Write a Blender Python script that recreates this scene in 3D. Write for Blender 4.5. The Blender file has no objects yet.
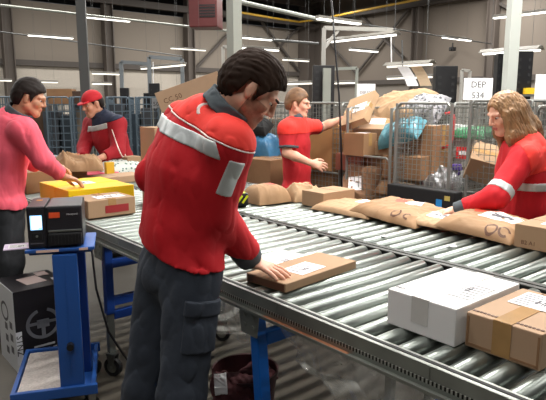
import bpy, bmesh, math, random
import numpy as np
from mathutils import Vector, Matrix

random.seed(7)
SC = bpy.context.scene
COL = SC.collection
PI = math.pi

# ------------------------------------------------------------------ camera
FPX, CAMZ = 570.0, 1.55                       # focal length in pixels of a 546 px wide frame, eye height
PITCH = math.atan(98 / FPX)
cam = bpy.data.cameras.new('camera')
cam.sensor_width = 36.0
cam.lens = 36.0 * FPX / 546.0
cam.clip_end = 200
camo = bpy.data.objects.new('camera', cam)
camo.location = (0, 0, CAMZ)
camo.rotation_euler = (PI / 2 - PITCH, 0, 0)
COL.objects.link(camo)
SC.camera = camo

# ------------------------------------------------------------------ world and lights
W = bpy.data.worlds.new('world')
SC.world = W
W.use_nodes = True
W.node_tree.nodes['Background'].inputs[0].default_value = (0.92, 0.95, 1.0, 1)
W.node_tree.nodes['Background'].inputs[1].default_value = 0.11

CONV = math.radians(-50)                       # the conveyor runs along this heading; the hall is square to it
AX = Vector((math.cos(CONV), math.sin(CONV), 0))     # along the belt, towards the camera's side
AN = Vector((-AX.y, AX.x, 0))                        # across the belt, away from the camera
ORG = Vector((0.0017, 1.8904, 0))


def S(s, t, z=0.0):
    return ORG + AX * s + AN * t + Vector((0, 0, z))


def area(loc, sx, sy, power, heading, color=(1, 0.97, 0.92), tilt=0.0):
    l = bpy.data.lights.new('area_light', 'AREA')
    l.shape = 'RECTANGLE'; l.size = sx; l.size_y = sy
    l.energy = power; l.color = color
    o = bpy.data.objects.new('area_light', l)
    o.location = loc
    o.rotation_euler = (tilt, 0, heading)
    COL.objects.link(o)
    return o


NH = CONV + PI / 2                             # the hall's tube rows run across the belt
for (s, t, z, ln, p) in [(-0.55, 0.3, 3.4, 3.0, 66), (0.9, 1.2, 3.7, 4.0, 40), (-2.7, 0.6, 3.6, 4.0, 36), (1.4, -3.0, 3.9, 4.0, 58),
                         (-0.6, 2.6, 3.3, 2.4, 135), (-2.6, 4.4, 3.8, 3.0, 110), (-5.5, 2.0, 4.2, 6.0, 170), (2.5, 4.5, 4.2, 4.0, 110),
                         (-9.0, -1.0, 4.6, 8.0, 260), (-8.0, 8.0, 4.6, 8.0, 300), (-12.5, 3.0, 5.0, 10.0, 420), (-13.0, 11.0, 5.0, 6.0, 420),
                         (-7.0, 12.5, 5.0, 4.0, 420), (0.0, 12.5, 5.0, 4.0, 400), (6.0, 12.0, 5.0, 4.0, 360), (-12.5, -5.0, 5.0, 8.0, 300)]:
    area(S(s, t, z), ln, 0.16, p, NH)  # unseen area lights standing in for tubes; some added to brighten walls and faces

SC.view_settings.view_transform = 'Standard'
SC.view_settings.look = 'None'
SC.view_settings.exposure = -0.05
SC.view_settings.gamma = 1.0
SC.view_settings.use_curve_mapping = False


# ------------------------------------------------------------------ pixel to place helpers (set-out only)
def _ray(px, py):
    u = (px - 273) / FPX; v = (200 - py) / FPX
    c, s = math.cos(PITCH), math.sin(PITCH)
    return Vector((u, c + v * s, -s + v * c))


def at_z(px, py, z):
    d = _ray(px, py)
    return d * ((z - CAMZ) / d.z) + Vector((0, 0, CAMZ))


def at_y(px, py, y):
    d = _ray(px, py)
    return d * (y / d.y) + Vector((0, 0, CAMZ))


def sx(px, t):
    """the place along the belt at which a vertical post standing t across the belt shows at column px"""
    u = (px - 273) / FPX * math.cos(PITCH)
    a = ORG + AN * t
    s = (u * a.y - a.x) / (AX.x - u * AX.y)
    return s


# ------------------------------------------------------------------ materials
def lin(c):
    return tuple((x / 255 / 12.92) if x / 255 <= 0.04045 else ((x / 255 + 0.055) / 1.055) ** 2.4 for x in c[:3])


MATS = {}


def mat(name, rgb, rough=0.6, metal=0.0, var=0.0, scale=8.0, bump=0.0, bscale=60.0, emit=0.0, spec=0.5, stretch=None, coat=0.0, sheen=0.0):
    if name in MATS:
        return MATS[name]
    m = bpy.data.materials.new(name)
    m.use_nodes = True
    nt = m.node_tree
    b = nt.nodes['Principled BSDF']
    col = lin(rgb) + (1,)
    b.inputs['Base Color'].default_value = col
    b.inputs['Roughness'].default_value = rough
    b.inputs['Metallic'].default_value = metal
    b.inputs['Specular IOR Level'].default_value = spec
    if coat: b.inputs['Coat Weight'].default_value = coat
    if sheen: b.inputs['Sheen Weight'].default_value = sheen
    if emit:
        b.inputs['Emission Color'].default_value = col
        b.inputs['Emission Strength'].default_value = emit
    if var or bump:
        tc = nt.nodes.new('ShaderNodeTexCoord')
        mp = nt.nodes.new('ShaderNodeMapping')
        if stretch: mp.inputs['Scale'].default_value = stretch
        nt.links.new(tc.outputs['Object'], mp.inputs['Vector'])
    if var:
        n = nt.nodes.new('ShaderNodeTexNoise')
        n.inputs['Scale'].default_value = scale; n.inputs['Detail'].default_value = 5
        r = nt.nodes.new('ShaderNodeMapRange')
        r.inputs['From Min'].default_value = 0.3; r.inputs['From Max'].default_value = 0.7
        r.inputs['To Min'].default_value = 1 - var; r.inputs['To Max'].default_value = 1 + var
        mx = nt.nodes.new('ShaderNodeMix'); mx.data_type = 'RGBA'; mx.blend_type = 'MULTIPLY'
        mx.inputs['Factor'].default_value = 1
        mx.inputs[6].default_value = col
        nt.links.new(mp.outputs[0], n.inputs['Vector'])
        nt.links.new(n.outputs[0], r.inputs['Value'])
        nt.links.new(r.outputs[0], mx.inputs[7])
        nt.links.new(mx.outputs[2], b.inputs['Base Color'])
    if bump:
        n2 = nt.nodes.new('ShaderNodeTexNoise')
        n2.inputs['Scale'].default_value = bscale; n2.inputs['Detail'].default_value = 3
        bp = nt.nodes.new('ShaderNodeBump')
        bp.inputs['Strength'].default_value = bump; bp.inputs['Distance'].default_value = 0.01
        nt.links.new(mp.outputs[0], n2.inputs['Vector'])
        nt.links.new(n2.outputs[0], bp.inputs['Height'])
        nt.links.new(bp.outputs[0], b.inputs['Normal'])
    MATS[name] = m
    return m


def see_through(name, rgb, opacity, rough=0.1):
    if name in MATS: return MATS[name]
    m = bpy.data.materials.new(name); m.use_nodes = True
    nt = m.node_tree
    b = nt.nodes['Principled BSDF']; out = nt.nodes['Material Output']
    b.inputs['Base Color'].default_value = lin(rgb) + (1,)
    b.inputs['Roughness'].default_value = rough
    b.inputs['Specular IOR Level'].default_value = 1.0
    tr = nt.nodes.new('ShaderNodeBsdfTransparent')
    mx = nt.nodes.new('ShaderNodeMixShader')
    tc = nt.nodes.new('ShaderNodeTexCoord'); n = nt.nodes.new('ShaderNodeTexNoise')
    n.inputs['Scale'].default_value = 9; n.inputs['Detail'].default_value = 6; n.inputs['Distortion'].default_value = 1.5
    r = nt.nodes.new('ShaderNodeMapRange')
    r.inputs['From Min'].default_value = 0.35; r.inputs['From Max'].default_value = 0.7
    r.inputs['To Min'].default_value = opacity * 0.4; r.inputs['To Max'].default_value = min(1, opacity * 1.8)
    nt.links.new(tc.outputs['Object'], n.inputs['Vector']); nt.links.new(n.outputs[0], r.inputs['Value'])
    nt.links.new(r.outputs[0], mx.inputs[0])
    nt.links.new(tr.outputs[0], mx.inputs[1]); nt.links.new(b.outputs[0], mx.inputs[2])
    nt.links.new(mx.outputs[0], out.inputs['Surface'])
    MATS[name] = m
    return m


KRAFT = mat('kraft_paper', (174, 142, 108), 0.75, var=0.1, scale=5, bump=0.25, bscale=18)
KRAFT_D = mat('kraft_paper_brown', (158, 124, 90), 0.75, var=0.12, scale=6, bump=0.25, bscale=20)
CARD = mat('cardboard', (162, 132, 102), 0.8, var=0.07, scale=4)
CARD_L = mat('cardboard_pale', (176, 145, 117), 0.8, var=0.06, scale=4)
CARD_D = mat('cardboard_dark', (144, 108, 76), 0.82, var=0.1, scale=5)
WHITEBOX = mat('white_carton', (232, 231, 230), 0.55, var=0.02, scale=3)
LABEL = mat('label_paper', (238, 238, 240), 0.5, var=0.03, scale=30)
INK = mat('black_ink', (40, 34, 32), 0.6)
INK_G = mat('grey_ink', (84, 82, 88), 0.6)
INK_B = mat('brown_ink', (96, 62, 42), 0.6)
REDINK = mat('red_ink', (205, 70, 45), 0.55)
REDDARK = mat('deep_red_print', (150, 38, 40), 0.5)
TAPE = mat('brown_packing_tape', (170, 132, 84), 0.22, var=0.1, scale=20)
TAPE_C = mat('clear_packing_tape', (206, 204, 200), 0.2, var=0.04, scale=20)
STEEL_K = mat('dark_rail_steel', (74, 76, 74), 0.5, 0.7, var=0.1, scale=9)
STEEL = mat('zinc_steel', (168, 172, 170), 0.34, 1.0, var=0.06, scale=10)
STEEL_D = mat('dull_steel', (150, 154, 148), 0.45, 0.7, var=0.15, scale=9)
ROLLER = mat('roller_steel', (140, 147, 142), 0.33, 0.8, coat=.2)
ROLLER.node_tree.nodes['Principled BSDF'].inputs['Coat Roughness'].default_value = .16
WIRE = mat('galvanised_wire', (138, 140, 136), 0.45, 0.5)
WIRE_B = mat('blue_grey_wire', (104, 120, 132), 0.5, 0.4)
BLACK = mat('black_plastic', (26, 26, 29), 0.42)
BLACK_M = mat('black_matt', (18, 18, 20), 0.7)
RUBBER = mat('black_rubber', (30, 30, 31), 0.75)
BLUE = mat('blue_enamel', (36, 84, 158), 0.38, var=0.04, scale=6)
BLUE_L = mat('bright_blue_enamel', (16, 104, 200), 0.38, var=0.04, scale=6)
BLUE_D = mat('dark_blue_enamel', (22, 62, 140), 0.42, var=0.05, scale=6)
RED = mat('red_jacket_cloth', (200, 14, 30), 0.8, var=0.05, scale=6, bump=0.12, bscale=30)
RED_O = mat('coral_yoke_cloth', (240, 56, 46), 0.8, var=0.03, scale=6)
RED_P = mat('red_polo_cloth', (190, 28, 38), 0.8, var=0.05, scale=6)
RED_C = mat('red_cap_cloth', (196, 22, 36), 0.75, var=0.04, scale=9)
PINK = mat('coral_pink_cloth', (250, 100, 120), 0.8, var=0.05, scale=5, bump=0.12, bscale=30)
NAVY = mat('navy_cloth', (36, 44, 66), 0.8, var=0.08, scale=7)
SLATE = mat('slate_trouser_cloth', (54, 61, 73), 0.85, var=0.12, scale=5, bump=0.2, bscale=35)
DARKTR = mat('charcoal_trouser_cloth', (44, 46, 50), 0.85, var=0.12, scale=5, bump=0.2, bscale=35)
COLLAR = mat('slate_collar_cloth', (74, 82, 88), 0.8, var=0.06, scale=12)
REFL = mat('silver_reflective_tape', (204, 209, 210), 0.42, 0.25, var=0.03, scale=14)
PIPING = mat('pale_piping', (232, 214, 208), 0.6)
SKIN = mat('skin', (222, 168, 142), 0.5, var=0.05, scale=20)
SKIN_R = mat('skin_ruddy', (208, 150, 124), 0.5, var=0.06, scale=20)
SKIN_T = mat('skin_tan', (196, 142, 112), 0.5, var=0.06, scale=20)
LIP = mat('lips', (184, 104, 96), 0.45)
EYEW = mat('eye_white', (226, 222, 218), 0.25)
EYED = mat('eye_iris', (44, 34, 30), 0.2)
HAIR_BR = mat('dark_brown_hair', (46, 33, 26), 0.75, spec=.12, var=0.35, scale=26, stretch=(.25, 1.3, .5), bump=.15, bscale=50)
HAIR_BK = mat('near_black_hair', (34, 26, 23), 0.6, spec=.25, var=0.3, scale=26)
HAIR_SB = mat('sandy_brown_hair', (122, 88, 60), 0.55, var=0.3, scale=30)
HAIR_BL = mat('dark_blonde_hair', (146, 110, 74), 0.5, var=0.32, scale=16, stretch=(4, 4, .6))
BEARD = mat('stubble', (158, 112, 90), 0.7, var=0.25, scale=60)
YELLOW = mat('yellow_carton', (246, 202, 14), 0.5, var=0.03, scale=4)
YELLOW_H = mat('hazard_yellow', (224, 232, 40), 0.5)
MAROON = mat('maroon_plastic', (74, 38, 40), 0.5)
MAROON_C = mat('maroon_cloth', (78, 36, 40), 0.85, var=0.1)
TURQ = mat('turquoise_film', (88, 142, 156), 0.25, var=0.25, scale=14, stretch=(1, 4, 1))
PATT = mat('grey_speckled_film', (132, 132, 138), 0.4, var=0.6, scale=48)
TUBE = mat('fluorescent_tube', (255, 252, 244), 0.4, emit=2.6)
TUBE_D = mat('fluorescent_tube_far', (255, 250, 238), 0.4, emit=1.3)
LAMPBODY = mat('lamp_housing', (128, 125, 118), 0.5)
GREYPOST = mat('grey_painted_steel', (150, 154, 146), 0.5, var=0.04, scale=3)
DARKPOST = mat('dark_grey_painted_steel', (86, 88, 88), 0.5, var=0.05, scale=3)
_nt = PATT.node_tree; _v = _nt.nodes.new('ShaderNodeTexVoronoi'); _v.inputs['Scale'].default_value = 26; _r = _nt.nodes.new('ShaderNodeValToRGB'); _o = _nt.nodes.new('ShaderNodeTexCoord')
_r.color_ramp.elements[0].position = .30; _r.color_ramp.elements[0].color = lin((62, 62, 68)) + (1,)
_r.color_ramp.elements[1].position = .40; _r.color_ramp.elements[1].color = lin((146, 146, 150)) + (1,)
_nt.links.new(_o.outputs['Object'], _v.inputs[0]); _nt.links.new(_v.outputs[0], _r.inputs[0]); _nt.links.new(_r.outputs[0], _nt.nodes['Principled BSDF'].inputs['Base Color'])
PURPLE = mat('purple_strap', (70, 44, 128), 0.6)
SILVER_F = mat('crumpled_silver_film', (150, 150, 152), 0.22, 0.35, var=0.5, scale=18, bump=0.6, bscale=30)


# ------------------------------------------------------------------ object helpers
def tag(o, label, cat, group=None, kind=None):
    o['label'] = label; o['category'] = cat
    if group: o['group'] = group
    if kind: o['kind'] = kind
    return o


def empty(name, loc, rz=0.0):
    o = bpy.data.objects.new(name, None)
    o.empty_display_size = 0.1
    o.location = loc; o.rotation_euler = (0, 0, rz)
    COL.objects.link(o)
    return o


def link(name, me, m, parent=None, loc=None, rot=None, smooth=False, label=None):
    o = bpy.data.objects.new(name, me)
    if m is not None and not me.materials:
        for x in (m if isinstance(m, (list, tuple)) else [m]): me.materials.append(x)
    if smooth:
        me.polygons.foreach_set('use_smooth', [True] * len(me.polygons))
    if parent is not None: o.parent = parent
    if loc is not None: o.location = loc
    if rot is not None: o.rotation_euler = rot if not isinstance(rot, (int, float)) else (0, 0, rot)
    if label: o['label'] = label
    COL.objects.link(o)
    return o


class MB:
    """collects simple solids and links them as ONE mesh"""
    def __init__(self): self.v = []; self.f = []; self.mi = []; self.cur = 0

    def add(self, vs, fs):
        n = len(self.v)
        self.v += [tuple(x) for x in vs]
        self.f += [tuple(i + n for i in f) for f in fs]
        self.mi += [self.cur] * len(fs)
        return self

    def box(self, c, size, rot=None):
        hx, hy, hz = (x / 2 for x in size)
        vs = [Vector((x * hx, y * hy, z * hz)) for z in (-1, 1) for y in (-1, 1) for x in (-1, 1)]
        if rot is not None: vs = [rot @ v for v in vs]
        c = Vector(c)
        return self.add([v + c for v in vs], [(0, 2, 3, 1), (4, 5, 7, 6), (0, 1, 5, 4), (2, 6, 7, 3), (0, 4, 6, 2), (1, 3, 7, 5)])

    def bbox(self, c, size, b=0.004, rot=None):
        """box with all edges chamfered"""
        bm = bmesh.new(); bmesh.ops.create_cube(bm, size=1)
        for v in bm.verts: v.co = Vector((v.co.x * size[0], v.co.y * size[1], v.co.z * size[2]))
        bmesh.ops.bevel(bm, geom=list(bm.edges), offset=min(b, min(size) * .45), segments=2, profile=.6, affect='EDGES')
        c = Vector(c); bm.verts.index_update()
        vs = [((rot @ v.co) if rot is not None else v.co) + c for v in bm.verts]
        fs = [[v.index for v in f.verts] for f in bm.faces]
        bm.free()
        return self.add(vs, fs)

    def cyl(self, a, b, r, seg=10, r2=None, cap=True):
        a = Vector(a); b = Vector(b); r2 = r if r2 is None else r2
        z = (b - a).normalized()
        x = z.cross(Vector((0, 0, 1)) if abs(z.z) < .9 else Vector((1, 0, 0))).normalized(); y = z.cross(x)
        vs = []
        for p, rr in ((a, r), (b, r2)):
            for i in range(seg):
                t = 2 * PI * (i + .5) / seg
                vs.append(p + (x * math.cos(t) + y * math.sin(t)) * rr)
        fs = [(i, (i + 1) % seg, seg + (i + 1) % seg, seg + i) for i in range(seg)]
        if cap: fs += [tuple(range(seg - 1, -1, -1)), tuple(range(seg, 2 * seg))]
        return self.add(vs, fs)

    def tube(self, pts, r, seg=8):
        pts = [Vector(p) for p in pts]
        vs = []; x = None
        for i, p in enumerate(pts):
            d = (pts[min(i + 1, len(pts) - 1)] - pts[max(i - 1, 0)]).normalized()
            if x is None: x = d.cross(Vector((0, 0, 1)) if abs(d.z) < .9 else Vector((1, 0, 0))).normalized()
            x = (x - d * x.dot(d)).normalized(); y = d.cross(x)
            vs += [p + (x * math.cos(2 * PI * (k + .5) / seg) + y * math.sin(2 * PI * (k + .5) / seg)) * r for k in range(seg)]
        fs = []
        for i in range(len(pts) - 1):
            for k in range(seg):
                fs.append((i * seg + k, i * seg + (k + 1) % seg, (i + 1) * seg + (k + 1) % seg, (i + 1) * seg + k))
        fs += [tuple(range(seg - 1, -1, -1)), tuple(range((len(pts) - 1) * seg, len(pts) * seg))]
        return self.add(vs, fs)

    def lathe(self, prof, seg=32, c=(0, 0, 0)):
        c = Vector(c); vs = []; fs = []
        for r, z in prof:
            vs += [c + Vector((r * math.cos(2 * PI * k / seg), r * math.sin(2 * PI * k / seg), z)) for k in range(seg)]
        for i in range(len(prof) - 1):
            for k in range(seg):
                fs.append((i * seg + k, i * seg + (k + 1) % seg, (i + 1) * seg + (k + 1) % seg, (i + 1) * seg + k))
        return self.add(vs, fs)

    def plate(self, poly, axis, lo, hi):
        """outline (2-D points) extruded along axis 0/1/2 from lo to hi"""
        n = len(poly)
        def P(p, h):
            q = [0, 0, 0]; k = [i for i in range(3) if i != axis]
            q[k[0]], q[k[1]], q[axis] = p[0], p[1], h
            return q
        vs = [P(p, lo) for p in poly] + [P(p, hi) for p in poly]
        fs = [tuple(range(n - 1, -1, -1)), tuple(range(n, 2 * n))] + [(i, (i + 1) % n, n + (i + 1) % n, n + i) for i in range(n)]
        return self.add(vs, fs)

    def mesh(self, name):
        me = bpy.data.meshes.new(name)
        me.from_pydata(self.v, [], self.f)
        if any(self.mi): me.polygons.foreach_set('material_index', self.mi)
        bm = bmesh.new(); bm.from_mesh(me)
        bmesh.ops.recalc_face_normals(bm, faces=list(bm.faces))
        bm.to_mesh(me); bm.free()
        return me

    def build(self, name, m, parent=None, loc=None, rot=None, smooth=False, label=None):
        return link(name, self.mesh(name), m, parent, loc, rot, smooth, label)


KIDS = {}


def copy_tree(o, parent=None):
    c = o.copy()
    COL.objects.link(c)
    if parent is not None: c.parent = parent
    for ch in [x for x in COL.objects if x.parent == o]:
        copy_tree(ch, c)
    return c


def text_mesh(body, size, extrude=0.0004, align='CENTER'):
    cu = bpy.data.curves.new('lettering', 'FONT')
    cu.body = body; cu.size = size; cu.align_x = align; cu.align_y = 'CENTER'; cu.extrude = extrude
    cu.resolution_u = 2
    o = bpy.data.objects.new('lettering', cu)
    COL.objects.link(o)
    me = bpy.data.meshes.new_from_object(o.evaluated_get(bpy.context.evaluated_depsgraph_get()))
    COL.objects.unlink(o); bpy.data.objects.remove(o)
    me.materials.clear()
    return me


# ------------------------------------------------------------------ implicit solids meshed by surface nets
def _a(p): return np.array(p, dtype=np.float32)


def cone(a, b, r1, r2=None, k=.02, lat=None, flat=1.0):
    """round cone; with lat, its thickness across lat is kept and the other side is scaled by flat"""
    a = _a(a); b = _a(b); r2 = r1 if r2 is None else r2
    ab = b - a; L2 = max(float(ab @ ab), 1e-9)
    if lat is not None:
        ax = ab / math.sqrt(L2)
        l = _a(lat); l = l - ax * (l @ ax); l /= np.linalg.norm(l)
        dp = np.cross(ax, l)
    def f(P):
        q = P - a
        t = np.clip(q @ ab / L2, 0, 1)
        q = q - t[:, None] * ab
        r = r1 + t * (r2 - r1)
        if lat is None: return np.sqrt((q * q).sum(1)) - r
        ql = q @ l; qd = (q @ dp) / flat; qa = (q @ ax) / min(1, flat * 1.2)
        return (np.sqrt(ql * ql + qd * qd + qa * qa) - r) * min(1.0, (flat + 1) / 2)
    f.k = k
    return f


def ell(c, r, R=None, k=.02):
    """ellipsoid with the radii r along the columns of R"""
    c = _a(c); r = _a(r); R = None if R is None else np.array(R, dtype=np.float32)
    def f(P):
        q = P - c
        if R is not None: q = q @ R
        k0 = np.sqrt(((q / r) ** 2).sum(1)); k1 = np.sqrt(((q / (r * r)) ** 2).sum(1)) + 1e-9
        return k0 * (k0 - 1) / k1
    f.k = k
    return f


def union(prims):
    def f(P):
        d = prims[0](P)
        for g in prims[1:]:
            e = g(P); k = g.k
            h = np.clip(.5 + .5 * (d - e) / k, 0, 1)
            d = d * (1 - h) + e * h - k * h * (1 - h)
        return d
    f.k = .02
    return f


def cut(f, g, k=.006):
    def h(P):
        a = f(P); b = -g(P)
        t = np.clip(.5 - .5 * (a - b) / k, 0, 1)
        return a * (1 - t) + b * t + k * t * (1 - t)
    h.k = f.k
    return h


def both(*fs):
    def h(P):
        d = fs[0](P)
        for g in fs[1:]: d = np.maximum(d, g(P))
        return d
    h.k = .01
    return h


def grow(f, d):
    def h(P): return f(P) - d
    h.k = f.k
    return h


def plane(c, n):
    """negative on the side n points away from"""
    c = _a(c); n = _a(n); n = n / np.linalg.norm(n)
    return lambda P: (P - c) @ n


def wrinkle(f, amp, wl, seed=0, n=7, stretch=(1, 1, 1), to=None):
    rng = np.random.default_rng(seed)
    ks = rng.normal(size=(n, 3)); ks /= np.linalg.norm(ks, axis=1)[:, None]
    ks = (ks * (2 * PI / (wl * rng.uniform(.6, 1.7, n)))[:, None] * np.array(stretch)).astype(np.float32)
    ph = rng.uniform(0, 6.28, n).astype(np.float32)
    def h(P):
        d = f(P)
        w = np.zeros(len(P), np.float32); q = P if to is None else to(P)
        for i in range(n):
            s = np.sin(q @ ks[i] + ph[i] + 1.3 * w)
            w = w + (1 - 2 * np.abs(s) ** .7) / n * 1.6
        return d + amp * w
    h.k = f.k
    return h


def surf(f, lo, hi, h):
    lo = np.array(lo, np.float32) - 2 * h; hi = np.array(hi, np.float32) + 2 * h
    B = 4
    nb = np.ceil((hi - lo) / (h * B)).astype(int)
    g = [lo[i] + (np.arange(nb[i]) + .5) * h * B - h * .5 for i in range(3)]
    X = np.stack(np.meshgrid(*g, indexing='ij'), -1).reshape(-1, 3).astype(np.float32)
    D = f(X).astype(np.float32).reshape(nb)
    F = np.repeat(np.repeat(np.repeat(np.where(D < 0, -1, 1).astype(np.float32), B, 0), B, 1), B, 2)
    act = np.argwhere(np.abs(D) < h * B * 1.5 + .012)
    off = np.stack(np.meshgrid(*[np.arange(B)] * 3, indexing='ij'), -1).reshape(-1, 3)
    for i in range(0, len(act), 4000):
        idx = (act[i:i + 4000, None, :] * B + off[None]).reshape(-1, 3)
        P = (lo + idx * h).astype(np.float32)
        F[idx[:, 0], idx[:, 1], idx[:, 2]] = f(P)
    F[0] = 1; F[-1] = 1; F[:, 0] = 1; F[:, -1] = 1; F[:, :, 0] = 1; F[:, :, -1] = 1
    N = F < 0
    sh = np.array(F.shape) - 1
    cs = [(i, j, k) for i in (0, 1) for j in (0, 1) for k in (0, 1)]
    cnt = np.zeros(sh, np.int8)
    for i, j, k in cs: cnt += N[i:i + sh[0], j:j + sh[1], k:k + sh[2]]
    cell = np.argwhere((cnt > 0) & (cnt < 8))
    acc = np.zeros((len(cell), 3), np.float32); num = np.zeros(len(cell), np.float32)
    for a in cs:
        for ax in range(3):
            if a[ax]: continue
            b = list(a); b[ax] = 1
            fa = F[tuple((cell + a).T)]; fb = F[tuple((cell + b).T)]
            x = (fa < 0) != (fb < 0)
            t = np.where(x, fa / np.where(x, fa - fb, 1), 0)
            p = np.tile(np.array(a, np.float32), (len(cell), 1)); p[:, ax] = t
            acc += p * x[:, None]; num += x
    V = lo + (cell + acc / num[:, None]) * h
    ID = np.full(sh, -1, np.int32); ID[tuple(cell.T)] = np.arange(len(cell))
    quads = []
    for ax in range(3):
        n1 = [slice(1, -1)] * 3; n1[ax] = slice(0, -1)
        n2 = [slice(1, -1)] * 3; n2[ax] = slice(1, None)
        A = N[tuple(n1)]; Bq = N[tuple(n2)]
        e = np.argwhere(A != Bq)
        if not len(e): continue
        s = A[tuple(e.T)]
        base = e + 1; base[:, ax] -= 1
        u, v = [(1, 2), (2, 0), (0, 1)][ax]
        du = np.zeros(3, int); du[u] = 1; dv = np.zeros(3, int); dv[v] = 1
        q = np.stack([ID[tuple((base - du - dv).T)], ID[tuple((base - dv).T)], ID[tuple(base.T)], ID[tuple((base - du).T)]], 1)
        q[~s] = q[~s][:, ::-1]
        quads.append(q)
    Q = np.concatenate(quads) if quads else np.zeros((0, 4), int)
    Q = Q[(Q >= 0).all(1)]
    return V, Q


def blob(name, f, lo, hi, h, m, parent=None, org=(0, 0, 0), label=None, smooth=True):
    V, Q = surf(f, lo, hi, h)
    me = bpy.data.meshes.new(name)
    V = V - np.array(org, np.float32)
    me.vertices.add(len(V)); me.vertices.foreach_set('co', V.ravel())
    me.loops.add(Q.size); me.loops.foreach_set('vertex_index', Q.ravel().astype(np.int32))
    me.polygons.add(len(Q))
    me.polygons.foreach_set('loop_start', np.arange(0, Q.size, 4, dtype=np.int32))
    me.polygons.foreach_set('loop_total', np.full(len(Q), 4, np.int32))
    me.update(calc_edges=True); me.validate()
    return link(name, me, m, parent, smooth=smooth, label=label, loc=org if parent is None else None)


# ================================================================== THE HALL
CORNER = at_y(309, 102, 24.0); CORNER.z = 0
HALL = 5.7
WALL_U = mat('wall_sheet_taupe', (124, 115, 105), 0.8, var=0.05, scale=.25)
WALL_L = mat('wall_sheet_pale', (184, 176, 165), 0.8, var=0.05, scale=.3)
WALL_R = mat('wall_sheet_brown_grey', (110, 101, 92), 0.8, var=0.05, scale=.25)
WALL_RB = mat('wall_sheet_grey', (132, 125, 117), 0.8, var=0.05, scale=.25)
CEIL = mat('ceiling_dark_deck', (66, 62, 60), 0.9, var=0.1, scale=.4)
FLOOR = mat('concrete_floor', (92, 86, 76), 0.55, var=0.1, scale=1.3, bump=0.08, bscale=30)
COLM = mat('column_steel_brown', (84, 76, 70), 0.7)
BEAMM = mat('beam_steel_dark', (72, 66, 62), 0.7)


def on_wall1(px, py, off=0.0):
    d = _ray(px, py); o = Vector((0, 0, CAMZ)); p = CORNER + AX * off
    return o + d * ((p - o).dot(AX) / d.dot(AX))


def on_wall2(px, py, off=0.0):
    d = _ray(px, py); o = Vector((0, 0, CAMZ)); p = CORNER - AN * off
    return o + d * ((p - o).dot(AN) / d.dot(AN))


def structure(name, mb, m, loc=None, rot=None):
    o = mb.build(name, m, None, loc, rot); o['kind'] = 'structure'
    return o


structure('floor', MB().box((0, 0, -.1), (90, 90, .2)), FLOOR, loc=(0, 12, 0), rot=CONV)
structure('ceiling', MB().box((0, 0, .1), (60, 60, .2)), CEIL, loc=CORNER + AX * 22 - AN * 22 + Vector((0, 0, HALL)), rot=CONV)
structure('wall_left', MB().box((-.15, -20, 2.63 / 2 + 1.535), (.3, 40, 3.07)), WALL_U, loc=CORNER, rot=CONV)
structure('wall_left_base', MB().box((-.15, -20, 2.63 / 2), (.3, 40, 2.63)), WALL_L, loc=CORNER, rot=CONV)
structure('wall_back', MB().box((20, .15, HALL / 2 + 1.1), (40, .3, HALL - 2.2)), WALL_R, loc=CORNER, rot=CONV)
structure('wall_back_base', MB().box((20, .15, 1.1), (40, .3, 2.2)), WALL_RB, loc=CORNER, rot=CONV)
structure('trim_1', MB().box((.06, -20, 2.66), (.12, 40, .16)), BEAMM, loc=CORNER, rot=CONV)
structure('trim_2', MB().box((20, -.06, 2.25), (40, .12, .16)), BEAMM, loc=CORNER, rot=CONV)


def girder(mb, h=.3, w=.28, f=.03):
    mb.box((0, 0, h), (w, f, 1)); mb.box((0, 0, -h), (w, f, 1)); mb.box((0, 0, 0), (f, 1, 1))


def column(p, wid, rz):
    mb = MB()
    for y in (-1, 1): mb.box((0, y * wid / 2, HALL / 2), (wid, .025, HALL))
    mb.box((0, 0, HALL / 2), (.02, wid, HALL))
    structure('column', mb, COLM, loc=(p.x, p.y, 0), rot=rz)


for px in (12, 111, 191): column(on_wall1(px, 100, .22), .26, CONV)
column(CORNER + AX * .35 - AN * .35, .6, CONV)
for px in (414, 488): column(on_wall2(px, 100, .2), .26, CONV + PI / 2)


def brace(a, b):
    structure('beam', MB().cyl(a, b, .055, 6), BEAMM)


for q in [(229, 33, 192, 72), (258, 17, 303, 76), (305, 21, 276, 50)]:
    brace(on_wall1(q[0], q[1], .12), on_wall1(q[2], q[3], .12))
for q in [(358, 13, 403, 58), (412, 5, 357, 73), (330, 44, 356, 73), (396, 12, 440, -20), (520, 14, 480, -6)]:
    brace(on_wall2(q[0], q[1], .12), on_wall2(q[2], q[3], .12))
for z, off in ((5.3, .5), (4.6, .3)):
    structure('beam', MB().box((off, -20, z), (.16, 40, .2)), BEAMM, loc=CORNER, rot=CONV)
    structure('beam', MB().box((20, -off, z + .15), (40, .16, .2)), BEAMM, loc=CORNER, rot=CONV)
for k in range(5):
    structure('beam', MB().box((22, -6 - 5.0 * k, HALL - .25), (44, .2, .5)), BEAMM, loc=CORNER, rot=CONV)

PIPEY = mat('yellow_gas_pipe', (190, 150, 48), 0.5)
g = MB().tube([on_wall1(232, 11, .9), on_wall1(270, 17.5, .9), on_wall1(299, 22, .9)], .04)
g.tube([on_wall1(299, 22, .9), on_wall2(320, 19, .9), on_wall2(415, 0, .9), on_wall2(470, -12, .9)], .04)
tag(g.build('gas_pipe', PIPEY, smooth=True), 'yellow gas pipe running round the corner high on the hall walls', 'pipe')

# ------------------------------------------------------------------ roller conveyors
ROLLZ = .872
PITCHR = .083


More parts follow.
